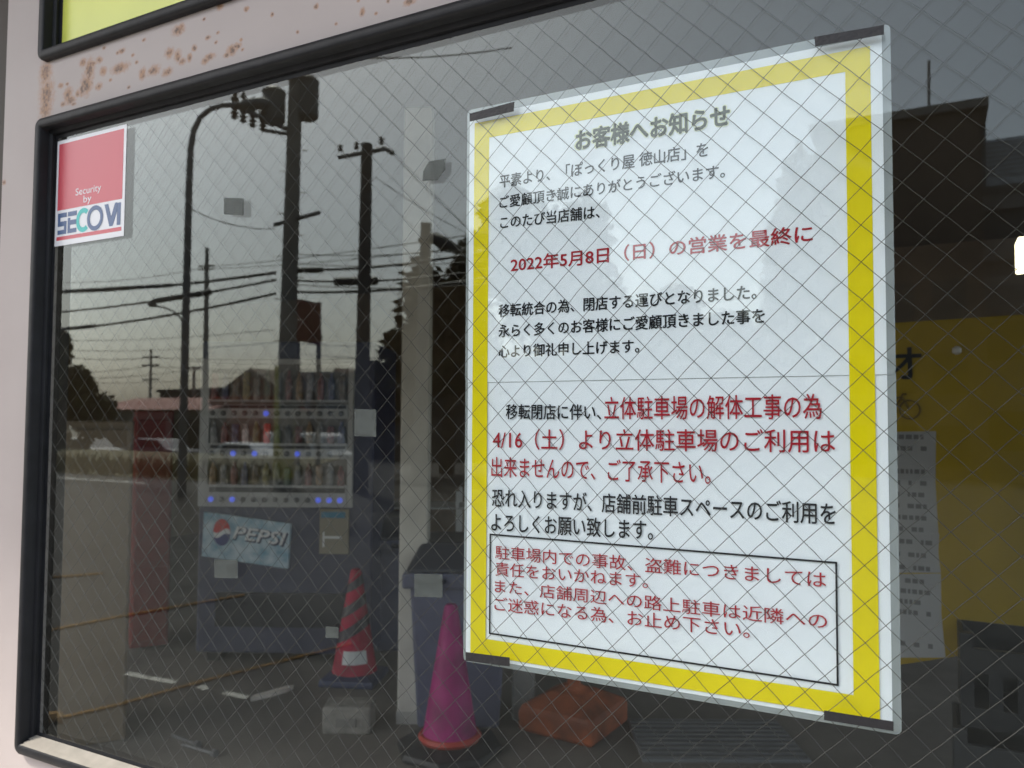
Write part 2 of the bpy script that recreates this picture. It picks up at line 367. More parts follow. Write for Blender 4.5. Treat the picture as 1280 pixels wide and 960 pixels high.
for u0, u1, e in ((.045, .175, 0), (.195, .325, 1)):                       # S and E built of bars
    if e: m_.build('letter', SB, stk); m_ = MB()
    bar(u0, u1, b1-.21*H, b1); bar(u0, u1, b0+.38*H, b0+.60*H); bar(u0, u1, b0, b0+.20*H)
    if e: bar(u0, u0+.035, b0+.20*H, b0+.38*H); bar(u0, u0+.035, b0+.60*H, b0+.72*H)
    else: bar(u0, u0+.035, b0+.60*H, b1-.21*H); bar(u1-.035, u1, b0+.20*H, b0+.38*H)
def ring(mb, cu, cv, ru, rv, t, a0, a1, n=28):
    for k in range(n):
        t0 = rad(a0+(a1-a0)*k/n); t1 = rad(a0+(a1-a0)*(k+1)/n)
        P = lambda t_, r: SP(cu+(ru-r)*math.cos(t_), cv+(rv-r)*math.sin(t_), -.0096 if mb is m_ else -.0095)
        mb.quad(P(t0, 0), P(t1, 0), P(t1, t), P(t0, t))
m_.build('letter', SB, stk); m_ = MB(); ring(m_, .595, .205, .115, .115, .04, 0, 360)
m_.build('letter', SB, stk); m_ = MB()
m_.prism([SP(u, v, -.0095) for u, v in ((.725, .31), (.775, .31), (.822, .19), (.872, .31), (.90, .31), (.90, .23), (.845, .105), (.80, .105))], (0, .0003, 0))
bar(.902, .95, b0, b1)
m_.build('letter', SB, stk)
m2 = MB(); ring(m2, .425, .205, .105, .112, .045, 48, 312); m2.build('teal_letter', ST, stk)

# tape scraps on the outside of the pane
SCR = mat('faded_tape', (.085, .10, .094), .6, noise=.3, nscale=90)
_n = SCR.node_tree.nodes; _l = SCR.node_tree.links; _t = _n.new('ShaderNodeBsdfTransparent'); _m = _n.new('ShaderNodeMixShader'); _m.inputs[0].default_value = .62
_l.new(_t.outputs[0], _m.inputs[1]); _l.new(_n['Principled BSDF'].outputs[0], _m.inputs[2]); _l.new(_m.outputs[0], _n['Material Output'].inputs[0])
for px0, py0, px1, py1, cut, lab in ((280, 247, 304, 268, 0, 'pale grey paper scrap on the glass right of the curved lamp reflection'), (528, 199, 556, 226, 1, 'torn grey tape scrap on the glass above left of the poster'),
        (443, 511, 470, 545, 0, 'upright grey paper scrap on the glass right of the vending machine'), (268, 699, 297, 722, 0, 'pale grey paper scrap on the glass under the soft drink panel'),
        (518, 717, 553, 746, 0, 'wide grey paper scrap on the glass in front of the blue bin'), (407, 783, 423, 797, 0, 'small whitish paper scrap on the glass left of the striped cone')):
    a = on_y(px0, py0, -.009); b_ = on_y(px1, py0+1, -.009); c_ = on_y(px1, py1+1, -.009); d_ = on_y(px0, py1, -.009)
    pts = [a, b_, c_, d_] if not cut else [on_y(536, 202, -.009), on_y(556, 198, -.009), on_y(556, 212, -.009), on_y(546, 225, -.009), on_y(528, 226, -.009), on_y(529, 214, -.009)]
    o = MB().prism(pts, (0, .0004, 0)).build('paper_scrap', SCR); tag(o, lab, 'paper scrap', 'paper scraps stuck on the window glass')

# ------------------------------------------------------------------ the poster behind the glass
PX1, PZ0, PZ1 = .426, 1.191, 1.795
po = thing('poster', (.213, 0, PZ0), 'laminated yellow bordered closing notice in Japanese taped inside the window', 'poster')
def rrect(x0, x1, z0, z1, r, n=4):
    pts = []
    for cx, cz, s0 in ((x1-r, z1-r, 0), (x0+r, z1-r, 90), (x0+r, z0+r, 180), (x1-r, z0+r, 270)):
        for k in range(n+1): t = rad(s0+90*k/n); pts.append((cx+r*math.cos(t), cz+r*math.sin(t)))
    return pts
ZM = 1.494
for nm, z0, z1, yb in (('upper_sheet', ZM-.003, PZ1, .0002), ('lower_sheet', PZ0, ZM+.003, .0010)):
    sh_ = MB().prism([(x, yb+.0004, z) for x, z in rrect(0, PX1, z0, z1, .005)], (0, .0003, 0)).build(nm, FILM, po)
    p0 = .0035; pz0 = z0 + (.0055 if nm == 'lower_sheet' else .0005); pz1 = z1 - (.0085 if nm == 'upper_sheet' else .001)
    o = MB().box(p0, PX1-.0068, yb, yb+.0002, pz0, pz1).build('paper', PAPER, po); o.parent = sh_; o.matrix_parent_inverse = Matrix()
yb = -.0001
bo = MB()
X0, X1, Zb, Zt = .0098, .4098, 1.2005, 1.7785; x0, x1, zb, zt = .0285, .3895, 1.2185, 1.7595
bo.box(X0, X1, yb, yb+.0001, zt, Zt); bo.box(X0, X1, yb, yb+.0001, Zb, zb); bo.box(X0, x0, yb, yb+.0001, zb, zt); bo.box(x1, X1, yb, yb+.0001, zb, zt)
bo.build('yellow_border', YEL, po)
def tline(mb, body, L_, R_, hpx, y=-.0003, bold=0., grow=0.):
    a = on_y(*L_, y); b = on_y(*R_, y); up = on_y(L_[0], L_[1]-hpx/2, y); dn = on_y(L_[0], L_[1]+hpx/2, y); h = up.z-dn.z
    put_text(mb, body, lambda u, v: Vector((a.x+(b.x-a.x)*u, y, a.z+(b.z-a.z)*u+(v-.5)*h)), bold)
hd = MB(); tline(hd, 'お客様へお知らせ', (719, 176), (912, 143.3), 25, -.00030, .075); hl = hd.build('heading_halo', HALO, po, fix=False)
hd = MB(); tline(hd, 'お客様へお知らせ', (720, 176), (911.5, 143.3), 25, -.0005, .035); hd.build('heading_lettering', OLIVE, po, fix=False)
bk = MB(); EX = .008
for t, a, b, h, w_ in (('平素より、「ぽっくり屋 徳山店」を', (624.4, 227), (885, 186), 16.5, .006), ('ご愛顧頂き誠にありがとうございます。', (624.4, 253), (906, 213), 15.5, .006),
        ('このたび当店舗は、', (625.4, 278.5), (749.5, 264.3), 15.5, .010), ('移転統合の為、閉店する運びとなりました。', (623.4, 388.7), (945.5, 364.5), 15.8, .014),
        ('永らく多くのお客様にご愛顧頂きました事を', (623.4, 414), (955.7, 394.3), 15.8, .014), ('心より御礼申し上げます。', (623.4, 439.5), (799, 432.4), 15.5, .014),
        ('移転閉店に伴い、', (632.5, 514.6), (751.3, 515.2), 18.5, .008), ('恐れ入りますが、店舗前駐車スペースのご利用を', (615.2, 622), (1044.5, 642.5), 22.5, .006),
        ('よろしくお願い致します。', (614.2, 652.5), (816, 662.9), 22.5, .006)):
    tline(bk, t, a, b, h, bold=w_+EX)
a, b, c, d = [on_y(*q, -.0003) for q in ((612, 668), (1047, 701), (1048, 857), (611, 793))]
qx0, qx1, qz0, qz1 = (a.x+d.x)/2, (b.x+c.x)/2, (c.z+d.z)/2, (a.z+b.z)/2; t_ = .0017
bk.box(qx0, qx1, -.0003, -.0002, qz1-t_, qz1); bk.box(qx0, qx1, -.0003, -.0002, qz0, qz0+t_); bk.box(qx0, qx0+t_, -.0003, -.0002, qz0+t_, qz1-t_); bk.box(qx1-t_, qx1, -.0003, -.0002, qz0+t_, qz1-t_)
bk.build('black_lettering', INK, po, fix=False)
rd = MB()
for t, a, b, h, w_ in (('2022年5月8日（日）の営業を最終に', (638.6, 331.2), (1015.5, 291.3), 19, .022), ('立体駐車場の解体工事の為', (755.5, 510.3), (1027, 507.8), 28, .010),
        ('4/16（土）より立体駐車場のご利用は', (616, 549), (1043.6, 551.3), 25, .010), ('出来ませんので、ご了承下さい。', (614.2, 583.6), (888, 591.2), 25, .008),
        ('駐車場内での事故、盗難につきましては', (619.2, 690.2), (1032.6, 725), 17, .004), ('責任をおいかねます。', (619.2, 711), (810, 726.5), 17, .004),
        ('また、店舗周辺への路上駐車は近隣への', (618.5, 732.3), (1033.8, 777), 16.5, .004), ('ご迷惑になる為、お止め下さい。', (618, 754.4), (937, 788), 17.5, .004)):
    tline(rd, t, a, b, h, bold=max(.004, w_-.001))
rd.build('red_lettering', RED, po, fix=False)
for q, lab in ((((587, 142), (643, 127), (642, 139), (587, 152)), 'short black tape strip at the top left corner of the poster'), (((1018, 46), (1105, 31), (1105, 43), (1019, 58)), 'long black tape strip at the top right corner of the poster'),
        (((582, 815), (637, 822), (637, 833), (582, 826)), 'short black tape strip at the bottom left corner of the poster'), (((1030, 888), (1117, 902), (1117, 914), (1030, 900)), 'long black tape strip at the bottom right corner of the poster')):
    tag(MB().prism([on_y(*p, -.0089) for p in q], (0, .0003, 0)).build('tape_strip', TAPE), lab, 'tape', 'black tape strips on the glass over the poster corners')

# ------------------------------------------------------------------ the room behind the glass
WIN_ = mat('interior_plaster', (.22, .165, .11), .9, noise=.15, nscale=2)
rw = thing('back_wall', (-2, 7.1, 0), 'dim plaster wall at the back of the shop behind the glass', 'wall')
MB().box(-8, 3.6, 7.05, 7.2, 0, 3.0).build('wall_panel', WIN_, rw)
rw = thing('side_wall', (-7.9, 3.5, 0), 'dim plaster wall on the left of the shop behind the glass', 'wall')
MB().box(-8, -7.85, .10, 7.05, 0, 3.0).build('wall_panel', WIN_, rw)

# vending machine
A = at(250, 560, 4.82); B = at(467, 560, 4.78); A.z = B.z = 0
ux = (B-A).normalized(); W = (B-A).length; nf = Vector((ux.y, -ux.x, 0)); uz = Vector((0, 0, 1))      # nf points at the viewer
def vm(px, py, off=0.):                          # photo point on the machine's front -> (u, z)
    o = A + nf*off; d = ray(px, py); t = (o-C).dot(nf)/d.dot(nf); p = C+d*t; return (p-A).dot(ux), p.z
HT = vm(450, 427)[1]
BLUE = mat('machine_blue', (.05, .055, .10), .4, noise=.1); PANELG = mat('machine_grey', (.42, .42, .41), .45); DARKW = mat('display_back', (.20, .185, .165), .5)
v = thing('vending_machine', A+ux*W/2, 'blue soft drink vending machine with three rows of drinks behind the glass', 'vending machine')
def vbox(mb, u0, u1, z0, z1, f0, f1): return mb.obox(A, ux, nf, uz, u0, u1, f0, f1, z0, z1)
vbox(MB(), 0, W, .06, HT, -.70, 0).build('body', BLUE, v, bevel=.012)
du0, dz1 = vm(254, 449); du1, dz0 = vm(441, 634)
m_ = MB(); t = .035
vbox(m_, du0, du1, dz1-.03, dz1, .001, .03); vbox(m_, du0, du0+.055, dz0, dz1-.03, .001, .03); vbox(m_, du1-.03, du1, dz0, dz1-.03, .001, .03)
m_.build('display_frame', PANELG, v)
vbox(MB(), du0+.055, du1-.03, dz0, dz1-.03, .0012, .004).build('display_back', DARKW, v)
strips = []; sobj = []
for (py0, py1) in ((506, 523), (556, 573), (608, 633)):
    z1 = vm(345, py0)[1]; z0 = vm(345, py1)[1]; strips.append((z0, z1))
    st_ = vbox(MB(), du0+.056, du1-.031, z0, z1, .005, .034).build('price_strip', PANELG, v); sobj.append(st_)
    vbox(MB(), du0+.07, du1-.04, z1-(z1-z0)*.28, z1-.004, .0341, .037).build('price_slot', mat('price_dark', (.02, .02, .02), .4), st_, fix=True)
bmesh_btn = None
BB = mat('lit_blue_button', (.05, .08, .5), .3, emit=(.14, .20, 1.0), estr=.16); GB = mat('grey_button', (.12, .12, .12), .35)
lit = {0: [5], 1: [2, 4, 8], 2: [0, 2, 10, 11, 12]}
for k, (z0, z1) in enumerate(strips):
    n = 13
    for j in range(n):
        u = du0+.08+(du1-du0-.15)*j/(n-1); z = z0+(z1-z0)*.36
        b0 = A+ux*u+nf*.0342+uz*z; m_ = MB(); m_.tube([b0, b0+nf*.006, b0+nf*.010], [.017, .016, .010], 10)
        b_ = m_.build('button', BB if j in lit[k] else GB, v, smooth=True); b_.parent = sobj[k]; b_.matrix_parent_inverse = Matrix()
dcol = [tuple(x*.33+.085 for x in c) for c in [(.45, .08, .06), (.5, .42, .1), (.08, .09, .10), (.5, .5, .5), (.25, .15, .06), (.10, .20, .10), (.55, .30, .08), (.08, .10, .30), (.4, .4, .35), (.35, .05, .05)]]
rows = [(vm(345, 500)[1], vm(345, 462)[1]), (vm(345, 554)[1], vm(345, 527)[1]), (vm(345, 606)[1], vm(345, 578)[1])]
for k, (zb_, zt_) in enumerate(rows):
    shf = vbox(MB(), du0+.056, du1-.031, zb_-.012, zb_, .005, .033).build('shelf', PANELG, v)
    n = 13
    for j in range(n):
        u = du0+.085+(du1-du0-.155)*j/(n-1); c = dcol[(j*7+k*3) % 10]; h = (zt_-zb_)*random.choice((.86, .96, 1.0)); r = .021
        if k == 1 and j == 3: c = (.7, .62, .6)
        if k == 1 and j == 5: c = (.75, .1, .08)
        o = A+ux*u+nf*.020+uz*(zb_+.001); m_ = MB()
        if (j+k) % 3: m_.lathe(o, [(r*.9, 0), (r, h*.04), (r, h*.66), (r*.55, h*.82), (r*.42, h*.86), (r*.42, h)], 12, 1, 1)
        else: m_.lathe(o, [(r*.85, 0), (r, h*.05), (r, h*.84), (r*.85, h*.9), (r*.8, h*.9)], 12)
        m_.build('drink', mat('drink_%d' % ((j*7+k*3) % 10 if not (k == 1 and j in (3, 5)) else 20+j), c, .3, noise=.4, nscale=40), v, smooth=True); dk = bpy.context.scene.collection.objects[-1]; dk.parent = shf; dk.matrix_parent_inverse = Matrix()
# advert panel and coin panel
q = [vm(*p, .03) for p in ((255, 640), (363, 655), (360, 711), (252, 695))]
def VP(u, z, f): return A+ux*u+uz*z+nf*f
def ad_mat():
    m = mat('icy_blue_print', (.16, .34, .46), .35, col2=(.62, .72, .76), nscale=14); return m
adp = MB().prism([VP(u, z, .03) for u, z in q], -nf*.025).build('advert_panel', ad_mat(), v)
def QP(u, v_, f=.033):                           # bilinear on the advert panel, v up
    a, b, c, d = q; x = (d[0]*(1-u)+c[0]*u)*(1-v_)+(a[0]*(1-u)+b[0]*u)*v_; z = (d[1]*(1-u)+c[1]*u)*(1-v_)+(a[1]*(1-u)+b[1]*u)*v_
    return VP(x, z, f)
INV = Matrix.Translation(v.location).inverted()
def sub(o, p): o.parent = p; o.matrix_parent_inverse = Matrix(); return o
m_ = MB(); put_text(m_, 'PEPSI', lambda u, w_: QP(.36+.62*u, .48+.30*w_, .0332), .06, .25); sub(m_.build('lettering_shadow', mat('advert_dark', (.03, .04, .08), .4), v, fix=False), adp)
m_ = MB(); put_text(m_, 'PEPSI', lambda u, w_: QP(.35+.61*u, .505+.28*w_, .0345), .03, .25); sub(m_.build('lettering', mat('advert_white', (.75, .76, .76), .4), v, fix=False), adp)
for nm, vv, col in (('red_half', (1, .12), (.55, .04, .04)), ('white_band', (.12, -.25), (.75, .75, .75)), ('blue_half', (-.25, -1), (.05, .06, .2))):
    pts = []; N = 16
    for sgn in (1, -1):
        for k in range(N+1):
            x = -1+2*k/N if sgn == 1 else 1-2*k/N
            lim = math.sqrt(max(0, 1-x*x)); wv = .22*math.sin(x*2.6)
            y = vv[0]+(wv if abs(vv[0]) < 1 else 0) if sgn == 1 else vv[1]+(wv if abs(vv[1]) < 1 else 0)
            y = max(-lim, min(lim, y)); pts.append(QP(.22+.10*x, .60+.30*y, .0335))
    sub(MB().prism(pts, nf*.001).build(nm, mat('roundel_'+nm, col, .4), v), adp)
cu0, cz1 = vm(401, 636); cu1, cz0 = vm(436, 692)
cp = vbox(MB(), cu0, cu1, cz0, cz1, .001, .02).build('coin_panel', mat('coin_panel_beige', (.30, .27, .20), .5), v)
m_ = MB(); vbox(m_, cu0+.01, cu1-.02, cz1-.05, cz1-.015, .0201, .024); sub(m_.build('coin_display', mat('coin_display_blue', (.05, .22, .34), .3), v), cp)
m_ = MB(); vbox(m_, cu0+.03, cu1-.04, cz0+.09, cz0+.105, .0201, .024); vbox(m_, cu0+.02, cu0+.03, cz0+.04, cz0+.13, .0201, .023); sub(m_.build('coin_slot', WHITEP, v), cp)
m_ = MB(); vbox(m_, .12, W-.12, .22, .42, .001, .015); m_.build('delivery_flap', mat('flap_dark', (.02, .022, .03), .3), v)
m_ = MB(); vbox(m_, .05, .12, 0, .06, -.6, -.05); vbox(m_, W-.12, W-.05, 0, .06, -.6, -.05); m_.split('foot', CABLE, v)

# pillar and post
def ground_thing(px, py): return on_z(px, py)
p = on_z(514, 905); r_ = .068
pi = thing('white_pillar', p, 'slim pale square pillar standing beside the blue bin behind the glass', 'pillar')
PW = mat('pillar_paint', (.60, .575, .51), .6, noise=.12, nscale=6)
o = p; MB().obox(o, RT.copy().normalized() if False else _r, Vector((-_r.y, _r.x, 0)), uz, -r_, r_, 0, .14, 0, 3.0).build('shaft', PW, pi, bevel=.008)
MB().obox(o, _r, Vector((-_r.y, _r.x, 0)), uz, -r_-.004, r_+.004, -.004, .144, 0, .06).build('foot_plate', mat('pillar_foot', (.45, .44, .40), .7), pi)
yv = Vector((-_r.y, _r.x, 0))
p = on_z(654, 901); pi2 = thing('grey_post', p, 'short grey concrete post between the purple cone and orange base', 'post')
MB().obox(p, _r, yv, uz, -.055, .055, 0, .11, 0, .95).build('shaft', mat('grey_post_paint', (.30, .30, .28), .7, noise=.15), pi2, bevel=.01)
MB().obox(p, _r, yv, uz, -.06, .06, -.005, .115, .95, .975).build('cap', CONC, pi2, bevel=.005)

# blue bins
BINM = mat('bin_blue', (.105, .115, .185), .45, noise=.12); LIDM = mat('bin_lid_dark', (.016, .019, .036), .4)
def bin_(p, wd, dp, h, label, grp, rot=0.):
    b = thing('waste_bin', p, label, 'bin', grp)
    X = _r*math.cos(rot)+yv*math.sin(rot); Y = -_r*math.sin(rot)+yv*math.cos(rot)
    def P(a, b_, c): return p+X*a+Y*b_+uz*c
    hw = wd/2; k = .82
    MB().hexa([P(-hw*k, .03, .0), P(hw*k, .03, .0), P(hw*k, dp*.9, .0), P(-hw*k, dp*.9, .0), P(-hw, 0, h), P(hw, 0, h), P(hw, dp, h), P(-hw, dp, h)]).build('body', BINM, b, bevel=.015)
    MB().obox(p, X, Y, uz, -hw-.03, hw+.03, -.03, dp+.03, h-.07, h+.002).build('rim', BINM, b, bevel=.012)
    MB().hexa([P(-hw-.02, -.02, h+.003), P(hw+.02, -.02, h+.003), P(hw+.02, dp+.02, h+.003), P(-hw-.02, dp+.02, h+.003), P(-hw*.8, .08, h+.13), P(hw*.8, .08, h+.13), P(hw*.8, dp*.9, h+.14), P(-hw*.8, dp*.9, h+.14)]).build('lid', LIDM, b, bevel=.02)
    for s_ in (-1, 1): MB().tube([P(s_*hw*.55-.06, -.03, h-.03), P(s_*hw*.55-.06, -.07, h-.03), P(s_*hw*.55+.06, -.07, h-.03), P(s_*hw*.55+.06, -.03, h-.03)], .012, 8).build('handle', LIDM, b)
    return b
bin_(on_z(572, 914), .47, .46, .73, 'blue plastic bin with dark lid standing close in front of the white pillar', 'blue plastic bins')
bin_(on_z(468, 832)+yv*.25, .46, .46, .70, 'dark blue bin with black lid between the vending machine and white pillar', 'blue plastic bins', .1)

# white shelf frame behind
p = at(480, 640, 6.0); p.z = 0
sf = thing('shelf_frame', p, 'thin white steel shelf frame in the gloom left of the pillar', 'shelf frame')
m_ = MB(); zt_ = at(480, 614, 6.0).z; zc = at(480, 634, 6.0).z
for a in (-.10, .55): m_.obox(p, _r, yv, uz, a-.012, a+.012, 0, .024, 0, zt_)
for a in (-.10, .55): m_.obox(p, _r, yv, uz, a-.012, a+.012, .4, .424, 0, zt_)
m_.split('upright', WHITEP, sf)
m_ = MB(); m_.obox(p, _r, yv, uz, -.14, .6, -.014, .44, zc-.012, zc); m_.obox(p, _r, yv, uz, -.14, .6, -.014, .44, .3, .315); m_.split('shelf', mat('shelf_grey', (.5, .5, .48), .5), sf)

# traffic cones
def cone(px, py, pxt, pyt, rb, label, cols, base_col, striped):
    p = on_z(px, py); Z = (p-C).dot(FW); h = at(pxt, pyt, Z).z
    c = thing('traffic_cone', p, label, 'traffic cone', 'traffic cones behind the glass')
    n = 28; rt = .030; z0 = .055
    prof = [(rb, z0), (rb*.97, z0+.01), (rt, h-.012), (rt*.72, h), (rt*.3, h)]
    MB().lathe(p, prof, n).build('cone_body', cols[0], c, smooth=True)
    rot = .35
    b = MB(); b.lathe(p, [(rb*(1.7 if striped else 1.85), 0), (rb*(1.75 if striped else 1.92), .012), (rb*(1.7 if striped else 1.85), .036), (rb*1.2, z0-.002), (rb*.9, z0)], 4 if striped else 8, rot=rot+math.pi/4)
    b.build('base', base_col, c, bevel=.01)
    def rr(z): return rb*.97+(rt-rb*.97)*(z-z0-.01)/(h-.022-z0)
    if striped:
        for z_a, z_b, sl_ in ((.28, .345, .055), (.415, .475, .045), (.545, .60, .03)):
            m_ = MB(); base = 0; N = 40
            for k in range(N+1):
                a = 2*math.pi*k/N; dz = sl_*math.cos(a-YAW)
                for z in (z_a, z_b):
                    zz = (z+dz)*h/.66; r = rr(zz)+.0025; m_.v.append((p.x+r*math.cos(a), p.y+r*math.sin(a), zz))
            for k in range(N): m_.f.append((2*k, 2*k+2, 2*k+3, 2*k+1))
            m_.build('reflective_band', cols[1], c, smooth=True)
        # white label facing the window
        d = (C-p); d.z = 0; d.normalize(); side = Vector((-d.y, d.x, 0)); m_ = MB()
        zl0, zl1 = .115, .185; P = []
        for z in (zl0, zl1):
            for s_ in (-1, -.5, 0, .5, 1):
                ang = s_*.62; P.append(p+(d*math.cos(ang)+side*math.sin(ang))*(rr(z)+.004)+uz*z)
        m_.v = [tuple(x) for x in P]; m_.f = [(k, k+1, k+6, k+5) for k in range(4)]; m_.build('label', WHITEP, c)
    else:
        m_ = MB(); m_.lathe(p, [(rb*1.05, z0-.002), (rb*1.12, z0+.012), (rb*1.04, z0+.026)], 28); m_.build('rim', mat('cone_rim_orange', (.42, .045, .03), .5), c, smooth=True)
    return c
CRED = mat('cone_red', (.40, .006, .045), .65, noise=.38, nscale=7); CGREY = mat('reflective_grey', (.055, .045, .06), .4); CMAG = mat('cone_magenta', (.29, .010, .13), .65, noise=.38, nscale=6)
cone(443, 850, 445, 712, .125, 'red traffic cone with slanting grey bands and navy base', (CRED, CGREY), mat('cone_base_navy', (.03, .04, .10), .5), True)
cone(562, 938, 562, 757, .125, 'plain purple magenta traffic cone on a black base left of the poster', (CMAG,), mat('cone_base_black', (.015, .015, .018), .5), False)

# concrete block
p = on_z(433, 919); cb = thing('concrete_block', p, 'small weathered concrete block on the floor in front of the striped cone', 'concrete block')
MB().obox(p, _r, yv, uz, -.115, .11, 0, .15, 0, .125).build('block', mat('block_concrete', (.25, .235, .205), .9, noise=.25, nscale=20, bump=.4), cb, bevel=.012)
MB().obox(p, _r, yv, uz, -.05, .045, -.006, .01, .035, .075).build('recess_plate', mat('block_recess', (.20, .19, .17), .9), cb, bevel=.004)

# orange water weight with sign pole
p = on_z(722, 932); ob = thing('sign_base', p+yv*.2, 'orange plastic water weight base holding an upright pole below the poster', 'sign base')
OR = mat('orange_plastic', (.29, .068, .018), .65, noise=.45, nscale=7, bump=.1); q0 = p+yv*.22
MB().lathe(q0, [(.262, 0), (.275, .02), (.275, .105), (.26, .12), (.12, .175), (.06, .18), (.045, .205)], 4, rot=YAW+math.pi*.5+.22).build('weight', OR, ob, bevel=.035)
MB().tube([q0+uz*.19, q0+uz*.22, q0+uz*.34, q0+uz*1.3], [.034, .032, .028, .026], 12).build('pole', OR, ob, smooth=True)
m_ = MB().obox(q0, _r, yv, uz, -.18, .18, -.022, .022, .75, 1.25); m_.build('sign_board', mat('board_grey', (.25, .25, .25), .6), ob)

# floor mat / metal tread
p = on_z(905, 948); fm = thing('floor_mat', p, 'grey ribbed metal mat lying on the floor below the poster', 'floor mat')
MB().obox(p, _r, yv, uz, -.36, .36, -.05, .42, 0, .015).build('mat_plate', mat('mat_grey', (.22, .23, .24), .45, .3), fm, bevel=.004)
m_ = MB()
for k in range(9): m_.obox(p, _r, yv, uz, -.35, .35, -.03+k*.05, -.015+k*.05, .0151, .021)
m_.split('rib', GREYC, fm)

# beige cabinet at the left and red cabinet
p = on_z(157, 925); 
cbn = thing('beige_cabinet', p-_r*.35, 'plain beige metal cabinet inside the left edge of the window', 'cabinet')
ca = math.cos(.47); sa = math.sin(.47); XA = _r*ca+yv*sa; YA = yv*ca-_r*sa
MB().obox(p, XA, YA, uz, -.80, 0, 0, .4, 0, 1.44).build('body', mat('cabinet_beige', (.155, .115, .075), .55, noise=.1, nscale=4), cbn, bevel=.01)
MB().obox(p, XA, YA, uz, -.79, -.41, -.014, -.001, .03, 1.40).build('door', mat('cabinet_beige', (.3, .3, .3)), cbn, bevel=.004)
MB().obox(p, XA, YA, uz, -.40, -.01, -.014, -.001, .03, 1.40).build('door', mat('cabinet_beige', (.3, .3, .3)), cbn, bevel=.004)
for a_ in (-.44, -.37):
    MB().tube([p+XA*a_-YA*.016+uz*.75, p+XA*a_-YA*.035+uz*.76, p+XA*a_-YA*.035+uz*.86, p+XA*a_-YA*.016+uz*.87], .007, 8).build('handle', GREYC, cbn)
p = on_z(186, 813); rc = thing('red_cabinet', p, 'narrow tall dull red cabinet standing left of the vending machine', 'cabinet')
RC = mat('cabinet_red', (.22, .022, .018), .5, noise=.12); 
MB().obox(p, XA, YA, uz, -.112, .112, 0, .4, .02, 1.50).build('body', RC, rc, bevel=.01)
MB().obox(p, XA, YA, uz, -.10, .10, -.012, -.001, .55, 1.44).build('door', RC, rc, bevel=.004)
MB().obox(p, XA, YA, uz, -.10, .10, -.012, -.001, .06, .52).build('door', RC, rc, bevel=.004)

# white strip and pegs
a = on_z(313, 877); b_ = on_z(367, 861); d = (b_-a).normalized(); nn = Vector((-d.y, d.x, 0))
o = MB().prism([a, a+nn*-.02+d*.1, b_-nn*.02-d*.06, b_, b_+nn*.022-d*.04, a+nn*.025+d*.03], (0, 0, .02)).build('wood_strip', mat('pale_wood', (.75, .69, .60), .7, noise=.2)); tag(o, 'pale splintered wooden strip lying on the dark floor', 'wood strip')
for (p0, p1, lab) in (((215, 922), (245, 934), 'short grey metal bolt on the floor nearest the left corner'), ((228, 934), (266, 945), 'longer grey metal bolt on the floor right of the other bolt')):
    a = on_z(*p0); b_ = on_z(*p1); t = thing('floor_bolt', a, lab, 'bolt', 'metal bolts on the floor')
    MB().tube([a+uz*.012, b_+uz*.012], .008, 8).build('shank', GREYC, t, smooth=True); MB().tube([b_+uz*.014, b_+(b_-a).normalized()*.02+uz*.014], .018, 6).build('head', GREYC, t)

# yellow notice board, notices, crates at the right
YB = 1.9
q = [on_y(*p, YB) for p in ((1098, 405), (1420, 384), (1420, 787), (1185, 822), (1098, 835))]
yb_ = thing('yellow_board', (q[0]+q[2])/2*1.0, 'large dull yellow parking board standing inside right of the poster', 'board')
yb_.location.z = q[4].z
MB().prism(q, (0, .03, 0)).build('board', mat('board_yellow', (.42, .29, .006), .6, noise=.05), yb_)
BK = mat('board_black', (.008, .008, .008), .6); a = on_y(1111, 474, YB-.002); b_ = on_y(1151, 434, YB-.002)
m_ = MB(); put_text(m_, 'オ', lambda u, v_: Vector((a.x+(b_.x-a.x)*u, YB-.003, a.z+(b_.z-a.z)*v_)), .02); m_.build('lettering', BK, yb_, fix=False)
m_ = MB(); c0 = on_y(1137, 512, YB-.003); R_ = on_y(1150, 512, YB-.003).x-c0.x
def circ(c, r, n=28): return [c+Vector((r*math.cos(2*math.pi*k/n), 0, r*math.sin(2*math.pi*k/n))) for k in range(n+1)]
w2 = R_*.10
m_.tube(circ(c0, R_), w2, 6); c1 = c0+Vector((-R_*2.6, 0, 0)); m_.tube(circ(c1, R_), w2, 6)
h0 = c0+Vector((-R_*.75, 0, R_*1.35)); m_.tube([c0, h0, h0+Vector((R_*.1, 0, R_*.35)), h0+Vector((R_*.5, 0, R_*.3))], w2, 6); m_.tube([h0, c1+Vector((R_*.9, 0, -.1*R_)), c1, c1+Vector((R_*.5, 0, R_*1.2)), h0], w2, 6)
m_.build('bicycle_symbol', mat('board_brown', (.17, .115, .01), .6), yb_)
p = on_y(1196, 438, YB-.008); MB().lathe(p-uz*.012, [(.004, 0), (.012, .006), (.012, .018), (.004, .024)], 12).build('pin', WHITEP, yb_, smooth=True)
NG = mat('notice_grey', (.36, .365, .37), .7, noise=.06); ND = mat('notice_print', (.15, .15, .155), .7)
yn = YB-.25
pn = [(540, 668, 'upper grey printed notice sheet hanging right of the poster', 1106, 1166, 1169), (668, 716, 'middle grey notice strip hanging right of the poster', 1104, 1170, 1172), (718, 822, 'lower grey notice sheet with a wavy edge right of the poster', 1104, 1172, 1178)]
